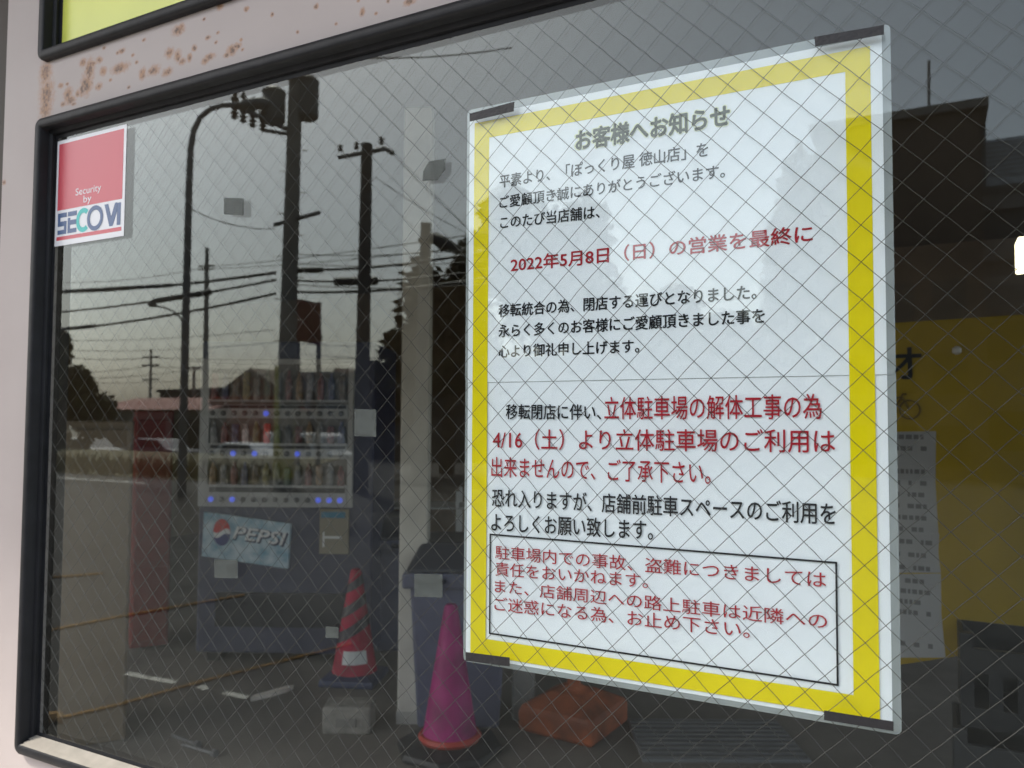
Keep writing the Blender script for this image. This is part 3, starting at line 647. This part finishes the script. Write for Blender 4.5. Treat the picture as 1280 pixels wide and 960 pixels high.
for k, (y0, y1, lab, xa, xb, xc) in enumerate(pn):
    yk = yn-.004*k
    a, b_, c_, d_ = [on_y(*p, yk) for p in ((xa, y0), (xb+4, y0-1), (xc+4, y1), (xa, y1))]
    t = thing('paper_notice', Vector(((a.x+b_.x)/2, yk, d_.z)), lab, 'notice', 'grey notices beside the yellow board')
    mid = (b_+c_)/2+Vector((-.004, 0, 0))
    MB().prism([a, b_, mid, c_, d_], (0, .001, 0)).build('sheet', NG, t)
    m_ = MB(); n = max(2, int((y1-y0)/13))
    for j in range(n):
        if random.random() < .2: continue
        z = a.z+(d_.z-a.z)*(j+.6)/n; xx = a.x+.02; 
        while xx < b_.x-.03:
            ww = random.uniform(.006, .016); m_.box(xx, xx+ww, yk-.0006, yk-.0002, z, z+.012); xx += ww+random.choice((.004, .004, .02))
    m_.build('print', ND, t)['kind'] = 'stuff'
# board legs so that it stands
m_ = MB(); m_.box(q[3].x+.06, q[3].x+.10, YB+.031, YB+.07, 0, 1.2); m_.box(q[2].x-.1, q[2].x-.06, YB+.031, YB+.07, 0, 1.2); m_.split('leg', GREYC, yb_)

CRM = [mat('crate_grey', (.05, .053, .057), .5, noise=.15), mat('crate_dark', (.026, .028, .032), .5, noise=.15)]
def crate(o, wx, wy, h, m, label):
    t = thing('storage_crate', o, label, 'crate', 'stacked crates below the yellow board')
    m_ = MB(); tk = .012
    m_.box(o.x, o.x+wx, o.y, o.y+tk, o.z, o.z+.05); m_.box(o.x, o.x+wx, o.y, o.y+tk, o.z+h-.06, o.z+h)
    for k in range(8):
        xx = o.x+(wx-.03)*k/7; m_.box(xx, xx+.03, o.y+.001, o.y+tk-.001, o.z+.05, o.z+h-.06)
    m_.box(o.x, o.x+tk, o.y+tk, o.y+wy, o.z, o.z+h); m_.box(o.x+wx-tk, o.x+wx, o.y+tk, o.y+wy, o.z, o.z+h); m_.box(o.x+tk, o.x+wx-tk, o.y+wy-tk, o.y+wy, o.z, o.z+h)
    m_.box(o.x+tk, o.x+wx-tk, o.y+tk, o.y+wy-tk, o.z, o.z+.01); m_.build('crate_wall', m, t)
    m_ = MB()
    for xx in (o.x, o.x+wx*.33, o.x+wx*.66, o.x+wx-.03): m_.box(xx, xx+.03, o.y, o.y+.03, o.z+h, o.z+h+.035)
    m_.split('corner_stud', m, t)
yc = 1.55; xl = on_y(1196, 900, yc).x; zt_ = on_y(1240, 817, yc).z
lv = ['lowest', 'second lowest', 'third', 'topmost']
hs_ = (zt_-.036*3)/4; z = 0
for k in range(4):
    crate(Vector((xl+(0, .015, -.008, .01)[k], yc+(0, .02, .01, .03)[k], z)), .46, .33, hs_, CRM[k % 2], '%s grey plastic crate of the stack nearest the poster' % lv[k])
    crate(Vector((xl+.50+(0, -.01, .012, 0)[k], yc+(.03, 0, .02, .01)[k], z)), .46, .33, hs_, CRM[(k+1) % 2], '%s dark plastic crate of the stack at the right edge' % lv[k]); z += hs_+.036
# interior lamps
p = on_y(1290, 320, 2.6); l_ = thing('hanging_lamp', p, 'lit cream box lamp hanging at the right edge behind the glass', 'lamp')
MB().box(p.x-.045, p.x+.08, 2.56, 2.68, p.z-.05, p.z+.065).build('lamp_shade', mat('lamp_glow', (.8, .75, .6), .5, emit=(1, .88, .58), estr=1.5), l_, bevel=.006)
MB().tube([Vector((p.x+.015, 2.62, p.z+.066)), Vector((p.x+.015, 2.62, 3.0))], .006, 6).build('cord', CABLE, l_)

# ------------------------------------------------------------------ the street on this side of the pane (seen mirrored in it)
DPOLE = CONC
def gz(p, z=0.): return Vector((p.x, p.y, z))
# tall curved lamp
b0 = out(231, 480, 15)
lp = thing('street_lamp', gz(b0), 'tall curved steel street lamp, nearest one reflected left of the thick pole', 'street lamp', 'street lamps by the road')
pts = [gz(b0)] + [out(x, y, 15) for x, y in ((231, 480), (234, 350), (237, 230), (239, 185), (243, 163), (251, 147), (263, 137), (278, 132), (300, 131))]
MB().tube(pts, [.085, .075, .07, .065, .06, .055, .05, .05, .05, .05], 10).build('pole', GREYC, lp, smooth=True)
h_ = pts[-1]; hx = (pts[-1]-pts[-2]).normalized()
MB().tube([h_, h_+hx*.1, h_+hx*.45, h_+hx*.6], [.05, .10, .12, .05], 10).build('lamp_head', GREYC, lp, smooth=True)
# utility pole with transformers
Zp = 17; base = out(357, 480, Zp); top = out(372, 40, Zp)
up_ = thing('utility_pole', gz(base), 'thick concrete utility pole carrying two transformer cans', 'utility pole', 'utility poles along the street')
MB().tube([gz(base), top], [.20, .135], 14).build('pole', CONC, up_, smooth=True)
for px, py, r, h in ((343, 132, .235, .78), (384, 122, .25, .95)):
    c = out(px, py, Zp-(.1 if px < 360 else -.1)); MB().lathe(c-uz*h/2, [(r*.8, 0), (r, .05), (r, h*.82), (r*1.05, h*.83), (r*1.05, h*.87), (r*.7, h*.96), (r*.3, h)], 16).build('transformer', mat('transformer_grey', (.14, .14, .13), .5), up_, smooth=True)
m_ = MB(); m_.tube([out(294, 132, 15.9), out(362, 163, 17)], .055, 6); m_.tube([out(330, 163, 16.6), out(362, 168, 17)], .04, 6); m_.tube([out(344, 281, 17.4), out(399, 266, 16.5)], .05, 6); m_.split('crossarm', GREYC, up_)
INSU = mat('insulator_brown', (.10, .085, .07), .35)
m_ = MB()
for t in (0, .15, .32, .5):
    c = out(294, 132, 15.9).lerp(out(362, 163, 17), t)
    m_.lathe(c-uz*.28, [(.03, 0), (.08, .05), (.03, .08), (.09, .13), (.03, .17), (.08, .22), (.03, .26)], 8); m_.lathe(c+uz*.05, [(.05, 0), (.09, .08), (.03, .14), (.06, .2), (.02, .3)], 8)
m_.split('insulator', INSU, up_, smooth=True)
m_ = MB()
for k in range(12):
    z = 2.2+k*.45; s_ = 1 if k % 2 else -1; c = gz(base).lerp(top, z/top.z); m_.tube([c, c+Vector((_r.x, -_r.y, 0))*s_*.30], .012, 5)
m_.split('step_bolt', GREYC, up_)
g0 = out(357, 458, Zp); MB().tube([Vector((base.x, base.y, .2)), g0], [.222, .214], 14).build('guard_sleeve', mat('guard_yellow', (.42, .36, .02), .6), up_, smooth=True)
# T pole
b0 = out(451, 600, 16); t0 = out(459, 180, 16)
tp = thing('utility_pole', gz(b0), 'slimmer dark utility pole with one crossarm on its top', 'utility pole', 'utility poles along the street')
MB().tube([gz(b0), t0], [.165, .11], 12).build('pole', mat('dark_pole', (.12, .11, .10), .8, noise=.2), tp, smooth=True)
m_ = MB(); m_.tube([out(424, 197, 16.4), out(482, 186, 15.8), out(492, 192, 15.7)], .05, 6); m_.split('crossarm', GREYC, tp)
m_ = MB()
for px, py, Z in ((426, 190, 16.4), (446, 187, 16.2), (477, 181, 15.8)): m_.lathe(out(px, py, Z), [(.03, 0), (.06, .04), (.03, .08), (.06, .12), (.02, .16)], 8)
m_.split('insulator', INSU, tp)
# short pole with closure
b0 = out(524, 560, 18); t0 = out(533, 279, 18)
sp = thing('utility_pole', gz(b0), 'short bare pole with a cable closure in front of the tree', 'utility pole', 'utility poles along the street')
MB().tube([gz(b0), t0], [.15, .12], 12).build('pole', CONC, sp, smooth=True)
MB().tube([out(525, 300, 17.9), out(545, 298, 17.6), out(556, 306, 17.4), out(578, 314, 17.2)], [.06, .14, .16, .06], 10).build('cable_closure', CABLE, sp, smooth=True)
# far poles
for px, yt, yb2, Z, arms, lab in ((258, 310, 495, 38, (333, 337), 'thin distant utility pole with paired crossarms right of the curved lamp'), (188, 437, 500, 70, (447, 457, 475), 'farthest small utility pole above the red roof'), (242, 458, 500, 62, (460,), 'small distant pole with a side arm above the dark roof')):
    b0 = out(px, yb2, Z); t0 = out(px+1, yt, Z); fp = thing('utility_pole', gz(b0, -1.2), lab, 'utility pole', 'utility poles along the street')
    MB().tube([gz(b0, -1.2), t0], [.17, .09], 8).build('pole', CONC, fp, smooth=True); m_ = MB()
    for y in arms: m_.tube([out(px-10, y, Z), out(px+11, y-1, Z)], .06*Z/45, 5)
    m_.split('crossarm', GREYC, fp)
b0 = out(229, 500, 42); fl = thing('street_lamp', gz(b0, -1.2), 'smaller street lamp with a slim arm reaching left, beyond the curved one', 'street lamp', 'street lamps by the road')
MB().tube([gz(b0, -1.2), out(229, 415, 42), out(228, 400, 42), out(218, 390, 42), (out(205, 384, 42)), out(196, 383, 42)], [.11, .08, .06, .05, .05, .05], 8).build('pole', GREYC, fl, smooth=True)
MB().tube([out(197, 383, 42), out(193, 381, 42), out(188, 380, 42), out(185, 381, 42)], [.05, .13, .16, .04], 8).build('lamp_head', GREYC, fl, smooth=True)
# red sign on two posts
sgn = thing('road_sign', gz(out(386, 480, 25)), 'dull red sign board on two grey posts beside the thick pole', 'sign')
q = [out(*p, 25) for p in ((371, 373), (402, 380), (402, 432), (371, 426))]; nn = (q[1]-q[0]).cross(q[3]-q[0]).normalized()
MB().prism(q, nn*.12).build('board', mat('sign_red', (.16, .035, .025), .5), sgn)
m_ = MB(); q2 = [out(*p, 25) for p in ((372, 412), (404, 420), (400, 432), (374, 424))]; m_.prism([x-nn*.02 for x in q2], nn*.015); m_.build('lower_strip', mat('sign_grey', (.12, .10, .09), .5), sgn)
for px in (373, 399):
    MB().tube([gz(out(px, 500, 25.1)), out(px, 378, 25.1)], .075, 8).build('post', GREYC, sgn)

# cables
def cable(p, q, r, sag, label, sl=()):
    m_ = MB(); n = 14
    pts = [p.lerp(q, k/n)-uz*(sag*4*(k/n)*(1-k/n)) for k in range(n+1)]; m_.tube(pts, r, 5)
    o = m_.build('overhead_cable', CABLE); tag(o, label, 'cable', 'overhead cables between the poles')
    for a, b_, rr in sl:
        MB().tube([pts[int(a*n)], pts[int(b_*n)]], rr, 6).build('sleeve', CABLE, o)
CB = [((50, 366, 24), (345, 341, 17), .035, .1, 'thick topmost cable from the left frame to the thick pole', ((.05, .7, .05),)),
      ((50, 392, 24), (345, 350, 17), .028, .1, 'second cable below the topmost, reaching the thick pole', ((.6, .8, .07),)),
      ((50, 414, 22), (345, 367, 17), .03, .12, 'lowest thick cable rising from the left frame to the thick pole', ((.0, .35, .05),)),
      ((372, 365, 17), (620, 346, 15), .03, .1, 'lowest cable running right from the thick pole behind the slim pole', ()),
      ((372, 351, 17), (620, 336, 15), .025, .1, 'middle cable running right from the thick pole', ((.25, .45, .09),)),
      ((372, 338, 17), (620, 312, 15), .028, .1, 'upper cable running right from the thick pole', ((.0, .2, .06),)),
      ((260, 333, 38), (640, 286, 16), .014, .1, 'thin wire from the thin distant pole up to the right', ()),
      ((262, 336, 38), (640, 303, 16), .014, .1, 'lower thin wire from the thin distant pole to the right', ()),
      ((259, 334, 38), (50, 352, 45), .016, .3, 'thin wire from the thin distant pole to the left frame', ()),
      ((489, 190, 15.7), (640, 330, 15), .008, .1, 'thin wire falling right from the slim pole crossarm', ()),
      ((470, 222, 16), (640, 318, 15), .008, .1, 'thin wire falling right from below the crossarm', ()),
      ((240, 262, 15), (345, 286, 17), .010, .12, 'thin sagging wire from the curved lamp to the thick pole', ()),
      ((188, 447, 70), (40, 440, 70), .03, .4, 'far wire from the farthest pole to the left', ()),
      ((188, 447, 70), (520, 445, 70), .035, .3, 'far wire from the farthest pole to the right', ()),
      ((188, 457, 70), (40, 462, 70), .03, .4, 'second far wire from the farthest pole to the left', ()),
      ((188, 458, 70), (520, 456, 70), .03, .4, 'second far wire from the farthest pole to the right', ()),
      ((40, 470, 70), (240, 462, 62), .03, .4, 'low far wire towards the small side arm pole', ()),
      ((242, 462, 62), (520, 464, 62), .03, .4, 'low far wire running right from the small side arm pole', ()),
      ((372, 330, 17), (640, 322, 15), .010, .1, 'thin level wire just above the middle cable', ()),
      ((372, 318, 17), (640, 305, 15), .010, .1, 'thin wire sloping slightly up to the right from the thick pole', ()),
      ((372, 356, 17), (640, 352, 15), .012, .1, 'thin almost level wire crossing behind the slim pole', ()),
      ((40, 425, 60), (345, 412, 55), .022, .3, 'thin far wire high over the low trees at the left', ()),
      ((40, 437, 60), (345, 428, 55), .022, .3, 'thin far wire a little above the farthest pole', ()),
      ((40, 478, 62), (345, 468, 60), .022, .3, 'thin far wire low over the red roof', ()),
      ((372, 430, 55), (600, 428, 50), .022, .2, 'thin far wire between the red sign and slim pole, upper', ()),
      ((372, 442, 55), (600, 447, 50), .022, .2, 'thin far wire between the red sign and slim pole, lower', ()),
      ((235, 452, 62), (520, 447, 60), .022, .3, 'thin far wire just above the gabled house', ()),
      ((330, 60, 16), (640, 60, 14), .014, .2, 'high wire above the slim pole', ())]
for (a, b_, r, sag, lab, sl) in CB: cable(out(*a), out(*b_), r, sag, lab, sl)

# trees
def leafcloud(m_, c, rx, ry, rz, n, s):
    lobes = [(Vector((random.uniform(-.6, .6)*rx, random.uniform(-.6, .6)*ry, random.uniform(-.55, .6)*rz)), random.uniform(.35, .55)) for _ in range(9)]
    for _ in range(n):
        lo, k = random.choice(lobes)
        d = Vector((random.gauss(0, 1), random.gauss(0, 1), random.gauss(0, 1))).normalized()*(random.random()**.45)
        p = c+lo+Vector((d.x*rx*k, d.y*ry*k, d.z*rz*k))
        a = Vector((random.gauss(0, 1), random.gauss(0, 1), random.gauss(0, 1))).normalized(); b = a.orthogonal().normalized(); ss = s*random.uniform(.6, 1.4)
        m_.quad(p-a*ss, p+b*ss*.6, p+a*ss, p-b*ss*.6)
LEAF = [mat('leaf_dark', (.105, .095, .045), .7, noise=.4, nscale=1.5), mat('leaf_olive', (.115, .11, .05), .7, noise=.4, nscale=1.5)]
BARK = mat('bark', (.09, .07, .05), .9, noise=.3)
def tree(px, py, Z, rpx, rpy, n, label, lm, s=.16, zb=0.):
    c = out(px, py, Z); r = rpx*Z/1000; rz = rpy*Z/1000
    t = thing('tree', gz(c, zb), label, 'tree', 'trees across the car park')
    m_ = MB(); b0 = gz(c, zb); m_.tube([b0, b0.lerp(c, .5)+Vector((.1, 0, 0)), c], [.22, .17, .08], 8)
    for k in range(6):
        a = k*1.05; m_.tube([b0.lerp(c, .55+.05*k), c+Vector((math.cos(a)*r*.6, math.sin(a)*r*.6, rz*random.uniform(-.2, .5)))], [.09, .02], 6)
    m_.build('trunk', BARK, t)
    m_ = MB(); leafcloud(m_, c, r, r, rz, n, s); m_.build('crown', LEAF[lm], t, fix=False)
tree(560, 400, 22, 65, 115, 5200, 'tall dark tree reflected just left of the poster', 0)
tree(690, 350, 22, 90, 130, 5200, 'broad dark tree reflected within the poster area', 0)
tree(525, 470, 21, 45, 60, 2200, 'low dark bushy tree behind the short pole', 1)
tree(80, 465, 38, 28, 58, 3000, 'tall thin tree at the left edge of the window', 1, .2, -1.2)
tree(108, 515, 40, 30, 42, 2600, 'rounded low tree left of the red roofed shop', 0, .2, -1.2)
tree(60, 520, 40, 32, 48, 2600, 'dense low tree in the left corner of the reflection', 0, .2, -1.2)
# hedge-like dark trees filling behind the slim pole
tree(480, 490, 30, 45, 45, 2200, 'dark rounded tree behind the slim pole', 0, .2, -1.2)

tree(800, 430, 26, 80, 70, 2600, 'low spreading tree mirrored low behind the poster, left of centre', 1, .2)
tree(915, 460, 27, 75, 75, 2600, 'rounded tree mirrored behind the middle of the poster', 0, .2)
tree(1010, 330, 25, 55, 150, 3600, 'tall slender tree left of the brown office building', 1, .18)
# buildings across the road
def bld(name, px0, px1, pyt, yv, depth, wallm, label, cat='building', roofm=None, roof='flat', rpy=0, zb=-1.25, wins=(), winm=None, grp=None):
    a = outy(px0, pyt, yv); b_ = outy(px1, pyt, yv); zt = (a.z+b_.z)/2; x0, x1 = sorted((a.x, b_.x)); y1 = -yv; y0 = y1-depth
    t = thing(name, Vector(((x0+x1)/2, (y0+y1)/2, zb)), label, cat, grp)
    MB().box(x0, x1, y0, y1, zb, zt).build('wall', wallm, t)
    if roof == 'flat':
        MB().box(x0-.2, x1+.2, y0-.2, y1+.2, zt, zt+.25).build('roof', roofm or wallm, t)
    elif roof == 'gable':
        zr = outy((px0+px1)/2, rpy, yv).z; xm = (x0+x1)/2
        MB().prism([(x0-.3, y1+.3, zt), (xm, y1+.3, zr), (x1+.3, y1+.3, zt)], (0, -depth-.6, 0)).build('roof', roofm, t)
    elif roof == 'slope':
        zr = outy((px0+px1)/2, rpy, yv).z
        MB().hexa([(x0-.4, y0-.4, zt), (x1+.4, y0-.4, zt), (x1+.4, y1+.6, zt), (x0-.4, y1+.6, zt), (x0, y0+depth*.4, zr), (x1, y0+depth*.4, zr), (x1, y0+depth*.6, zr), (x0, y0+depth*.6, zr)]).build('roof', roofm, t)
    for (u0, u1, v0, v1) in wins:
        f_ = MB().box(x0+(x1-x0)*u0, x0+(x1-x0)*u1, y1, y1+.04, zb+(zt-zb)*v0, zb+(zt-zb)*v1).build('window', winm or mat('dark_window', (.02, .022, .025), .15), t)
    return t
g_ = 'low shops across the road'
bld('shop', 118, 268, 512, 37, 9, mat('shop_wall_grey', (.16, .15, .13), .8), 'long low shop under a dull red roof across the road', 'shop', mat('red_roof', (.26, .065, .045), .7, noise=.2), 'slope', 495, wins=((.05, .3, .2, .8), (.36, .62, .2, .8), (.68, .95, .2, .8)), grp=g_)
bld('shop', 200, 262, 490, 46, 8, mat('dark_cladding', (.04, .035, .035), .7), 'dark flat roofed block rising behind the red roof', 'shop', wins=((.1, .9, .3, .5),), grp=g_)
bld('shop', 255, 292, 488, 50, 8, mat('grey_render', (.13, .13, .13), .8), 'small grey flat roofed block left of the gabled house', 'shop', grp=g_)
bld('house', 286, 346, 484, 48, 9, mat('beige_wall', (.30, .25, .18), .8), 'beige gabled house left of the thick pole', 'house', mat('brown_roof', (.20, .15, .10), .8), 'gable', 460, wins=((.15, .4, .55, .8), (.6, .85, .55, .8)), grp='houses across the road')
bld('house', 404, 440, 490, 50, 9, mat('tan_wall', (.24, .16, .11), .8), 'brown gabled house right of the red sign', 'house', mat('rust_roof', (.16, .09, .06), .8), 'gable', 460, wins=((.2, .8, .5, .8),), grp='houses across the road')
bld('house', 366, 406, 469, 47, 8, mat('slate_blue_wall', (.15, .18, .21), .7), 'slate blue flat roofed house behind the red sign', 'house', wins=((.15, .4, .5, .8), (.6, .85, .5, .8)), grp='houses across the road')
bld('awning_wall', 262, 350, 500, 38, .5, mat('orange_red_fence', (.34, .07, .03), .7), 'low orange red boundary wall in front of the gabled house', 'wall')
bld('shop', 436, 500, 470, 40, 8, mat('dark_render', (.07, .07, .075), .8), 'dark low building behind the slim pole', 'shop', wins=((.1, .9, .35, .6),), grp=g_)
bld('warehouse', 500, 1060, 452, 30, 12, mat('warehouse_grey', (.09, .085, .08), .8), 'long dark low warehouse mirrored behind the poster', 'warehouse', wins=[(.05+.1*k, .12+.1*k, .55, .8) for k in range(9)])
BRB = mat('brown_tile', (.13, .092, .068), .6, noise=.15, nscale=3)
bb = bld('office_building', 1020, 1226, 152, 26, 9, BRB, 'tall dark brown office building reflected right of the poster', 'building', mat('pale_coping', (.26, .24, .22), .7), wins=[(.1+.3*i, .3+.3*i, .12+.18*k, .22+.18*k) for i in range(3) for k in range(3)])
a0 = outy(1161, 150, 28); a1 = outy(1161, 76, 28); MB().tube([a0-uz*.3, a1], .045, 6).build('antenna', GREYC, bb)
wg = bld('annex_building', 1226, 1420, 236, 27, 9, mat('annex_brown', (.17, .145, .13), .7, noise=.1), 'lower brown annex with a grey sheeted rooftop box at the right edge', 'building', wins=((.02, .95, .48, .60), (.02, .95, .20, .32)))
a = outy(1233, 228, 29); b_ = outy(1420, 150, 29); x0, x1 = sorted((a.x, b_.x))
rb = MB().box(x0, x1, a.y-5, a.y, a.z-.3, b_.z).build('rooftop_box', mat('pale_sheet', (.74, .77, .80), .5, noise=.05), wg)
m_ = MB()
for k in range(8):
    z = a.z+(b_.z-a.z)*(k+1)/9; m_.box(x0, x1, a.y+.001, a.y+.05, z, z+.05)
m_.split('sheet_rib', mat('sheet_rib_grey', (.5, .52, .54), .5), wg)
for (p0, p1) in ((238, 262), (300, 326), (346, 372)):
    za = outy(1260, p1, 27).z; zb2 = outy(1260, p0, 27).z; xa, xb = sorted((outy(1228, 300, 27).x, outy(1420, 300, 27).x))
    MB().box(xa, xb, -26.95, -26.86, za, zb2).build('ledge', mat('annex_ledge', (.30, .265, .24), .7, noise=.15), wg)
m_ = MB()
for px in (1219, 1229):
    c = outy(px, 228, 27.5); m_.tube([c-uz*.5, outy(px, 140, 27.5)], .07, 6)
m_.split('rail_post', GREYC, wg)
m_ = MB(); zr0 = outy(1260, 392, 26.8).z; zr1 = outy(1260, 360, 26.8).z; xa, xb = sorted((outy(1226, 380, 26.8).x, outy(1420, 380, 26.8).x))
for k in range(60):
    xx = xa+(xb-xa)*k/59; m_.box(xx, xx+.04, -26.84, -26.8, zr0, zr1)
m_.box(xa, xb, -26.85, -26.79, zr1, zr1+.08); m_.build('balcony_railing', GREYC, wg)

# grass tufts along the near edge of the field
m_ = MB()
for _ in range(3400):
    x = random.uniform(-46, -13.5); y = -12.45-abs(random.gauss(0, 1.6)); h = random.uniform(.12, .42)*(1.5 if random.random() < .06 else 1); a = random.uniform(0, 3.14); wd = random.uniform(.02, .06)
    b0 = Vector((x, y, .02)); d = Vector((math.cos(a), math.sin(a), 0))*wd; tp = b0+Vector((random.uniform(-.12, .12), random.uniform(-.12, .12), h))
    m_.quad(b0-d, b0+d, tp+d*.2, tp-d*.2)
o = m_.build('grass', mat('grass_blade', (.30, .23, .10), .9, noise=.3, nscale=.8, col2=(.17, .15, .06)), fix=False); tag(o, 'dry grass and weeds along the edge of the field', 'grass', kind='stuff')
# cars on the lower road
def car(px, yv, col, label, L_=4.2, van=False):
    c = outy(px, 560, yv); o = Vector((c.x, -yv, -1.12)); t = thing('parked_car', o, label, 'car', 'cars on the far road'); m = mat('car_paint_'+'_'.join(str(int(x*100)) for x in col), col, .25, coat=.6)
    hl = L_/2; wd = .85
    prof = [(-hl, .25), (hl, .25), (hl, .75), (hl*.93, .85), (hl*.55, .93), (hl*.22, 1.42), (-hl*.55, 1.47), (-hl*.92, 1.0), (-hl, .9)] if not van else [(-hl, .3), (hl, .3), (hl, .9), (hl*.85, 1.05), (hl*.7, 1.75), (hl*.6, 1.9), (-hl*.97, 1.92), (-hl, 1.7)]
    MB().prism([(o.x+x, o.y+wd, o.z+z) for x, z in prof], (0, -2*wd, 0)).build('body', m, t, bevel=.06)
    wz = (.98, 1.36) if not van else (1.1, 1.7)
    wp = [(-hl*.75, wz[0]), (hl*.45, wz[0]), (hl*.2, wz[1]), (-hl*.52, wz[1])]
    MB().prism([(o.x+x, o.y+wd+.012, o.z+z) for x, z in wp], (0, -2*wd-.024, 0)).build('window', mat('car_glass', (.01, .012, .015), .05), t)
    for sx in (-hl*.6, hl*.6):
        for sy in (-1, 1):
            q = Vector((o.x+sx, o.y+sy*(wd-.08), o.z+.31)); wo_ = MB().tube([q-Vector((0, .1, 0)), q+Vector((0, .1, 0))], .31, 16).build('wheel', mat('tyre', (.015, .015, .015), .8), t)
    return t
car(318, 27.5, (.60, .61, .63), 'silver car passing on the far road, reflected over the vending machine')
car(386, 29.5, (.72, .72, .70), 'white van on the far road right of the silver car', 4.4, True)
car(110, 28, (.05, .05, .055), 'dark car on the far road near the left edge')
car(205, 30, (.10, .10, .11), 'grey car on the far road between the dark car and silver car')

# stall ropes on the asphalt
def rope_mat():
    m = mat('tiger_rope', (.5, .3, .05), .8); n = m.node_tree.nodes; l = m.node_tree.links
    return m
def rope(pts, r, label):
    m_ = MB(); P = []
    for k in range(len(pts)-1):
        n = 40
        for j in range(n): P.append(Vector(pts[k]).lerp(Vector(pts[k+1]), j/n))
    P.append(Vector(pts[-1])); R2 = [r*(1+.25*math.sin(k*2.2)) for k in range(len(P))]
    m_.tube([p+uz*(r+.001)+Vector((0, random.uniform(-.002, .002), 0)) for p in P], R2, 6); o = m_.build('stall_rope', mat('orange_rope', (.52, .27, .06), .85, noise=.4, nscale=60), None, smooth=True)
    return tag(o, label, 'rope', 'orange stall ropes on the asphalt')
o = rope([outz(72, 900), outz(150, 882), outz(250, 854), outz(392, 818), outz(440, 806)], .0075, 'near orange twisted rope with a knot at its left end')
a = outz(70, 901); m_ = MB(); m_.lathe(a, [(.01, 0), (.035, .01), (.04, .025), (.02, .045)], 10); 
for k in range(6): m_.tube([a+uz*.02, a+Vector((random.uniform(-.08, .08), random.uniform(-.08, .08), .005))], [.006, .002], 5)
m_.build('knot', mat('frayed_rope', (.40, .24, .09), .9), o)
rope([outz(50, 792), outz(150, 772), outz(306, 745)], .009, 'far orange rope ending before the vending machine')
rope([outz(50, 724), outz(130, 718)], .010, 'short faint rope farthest up the asphalt')
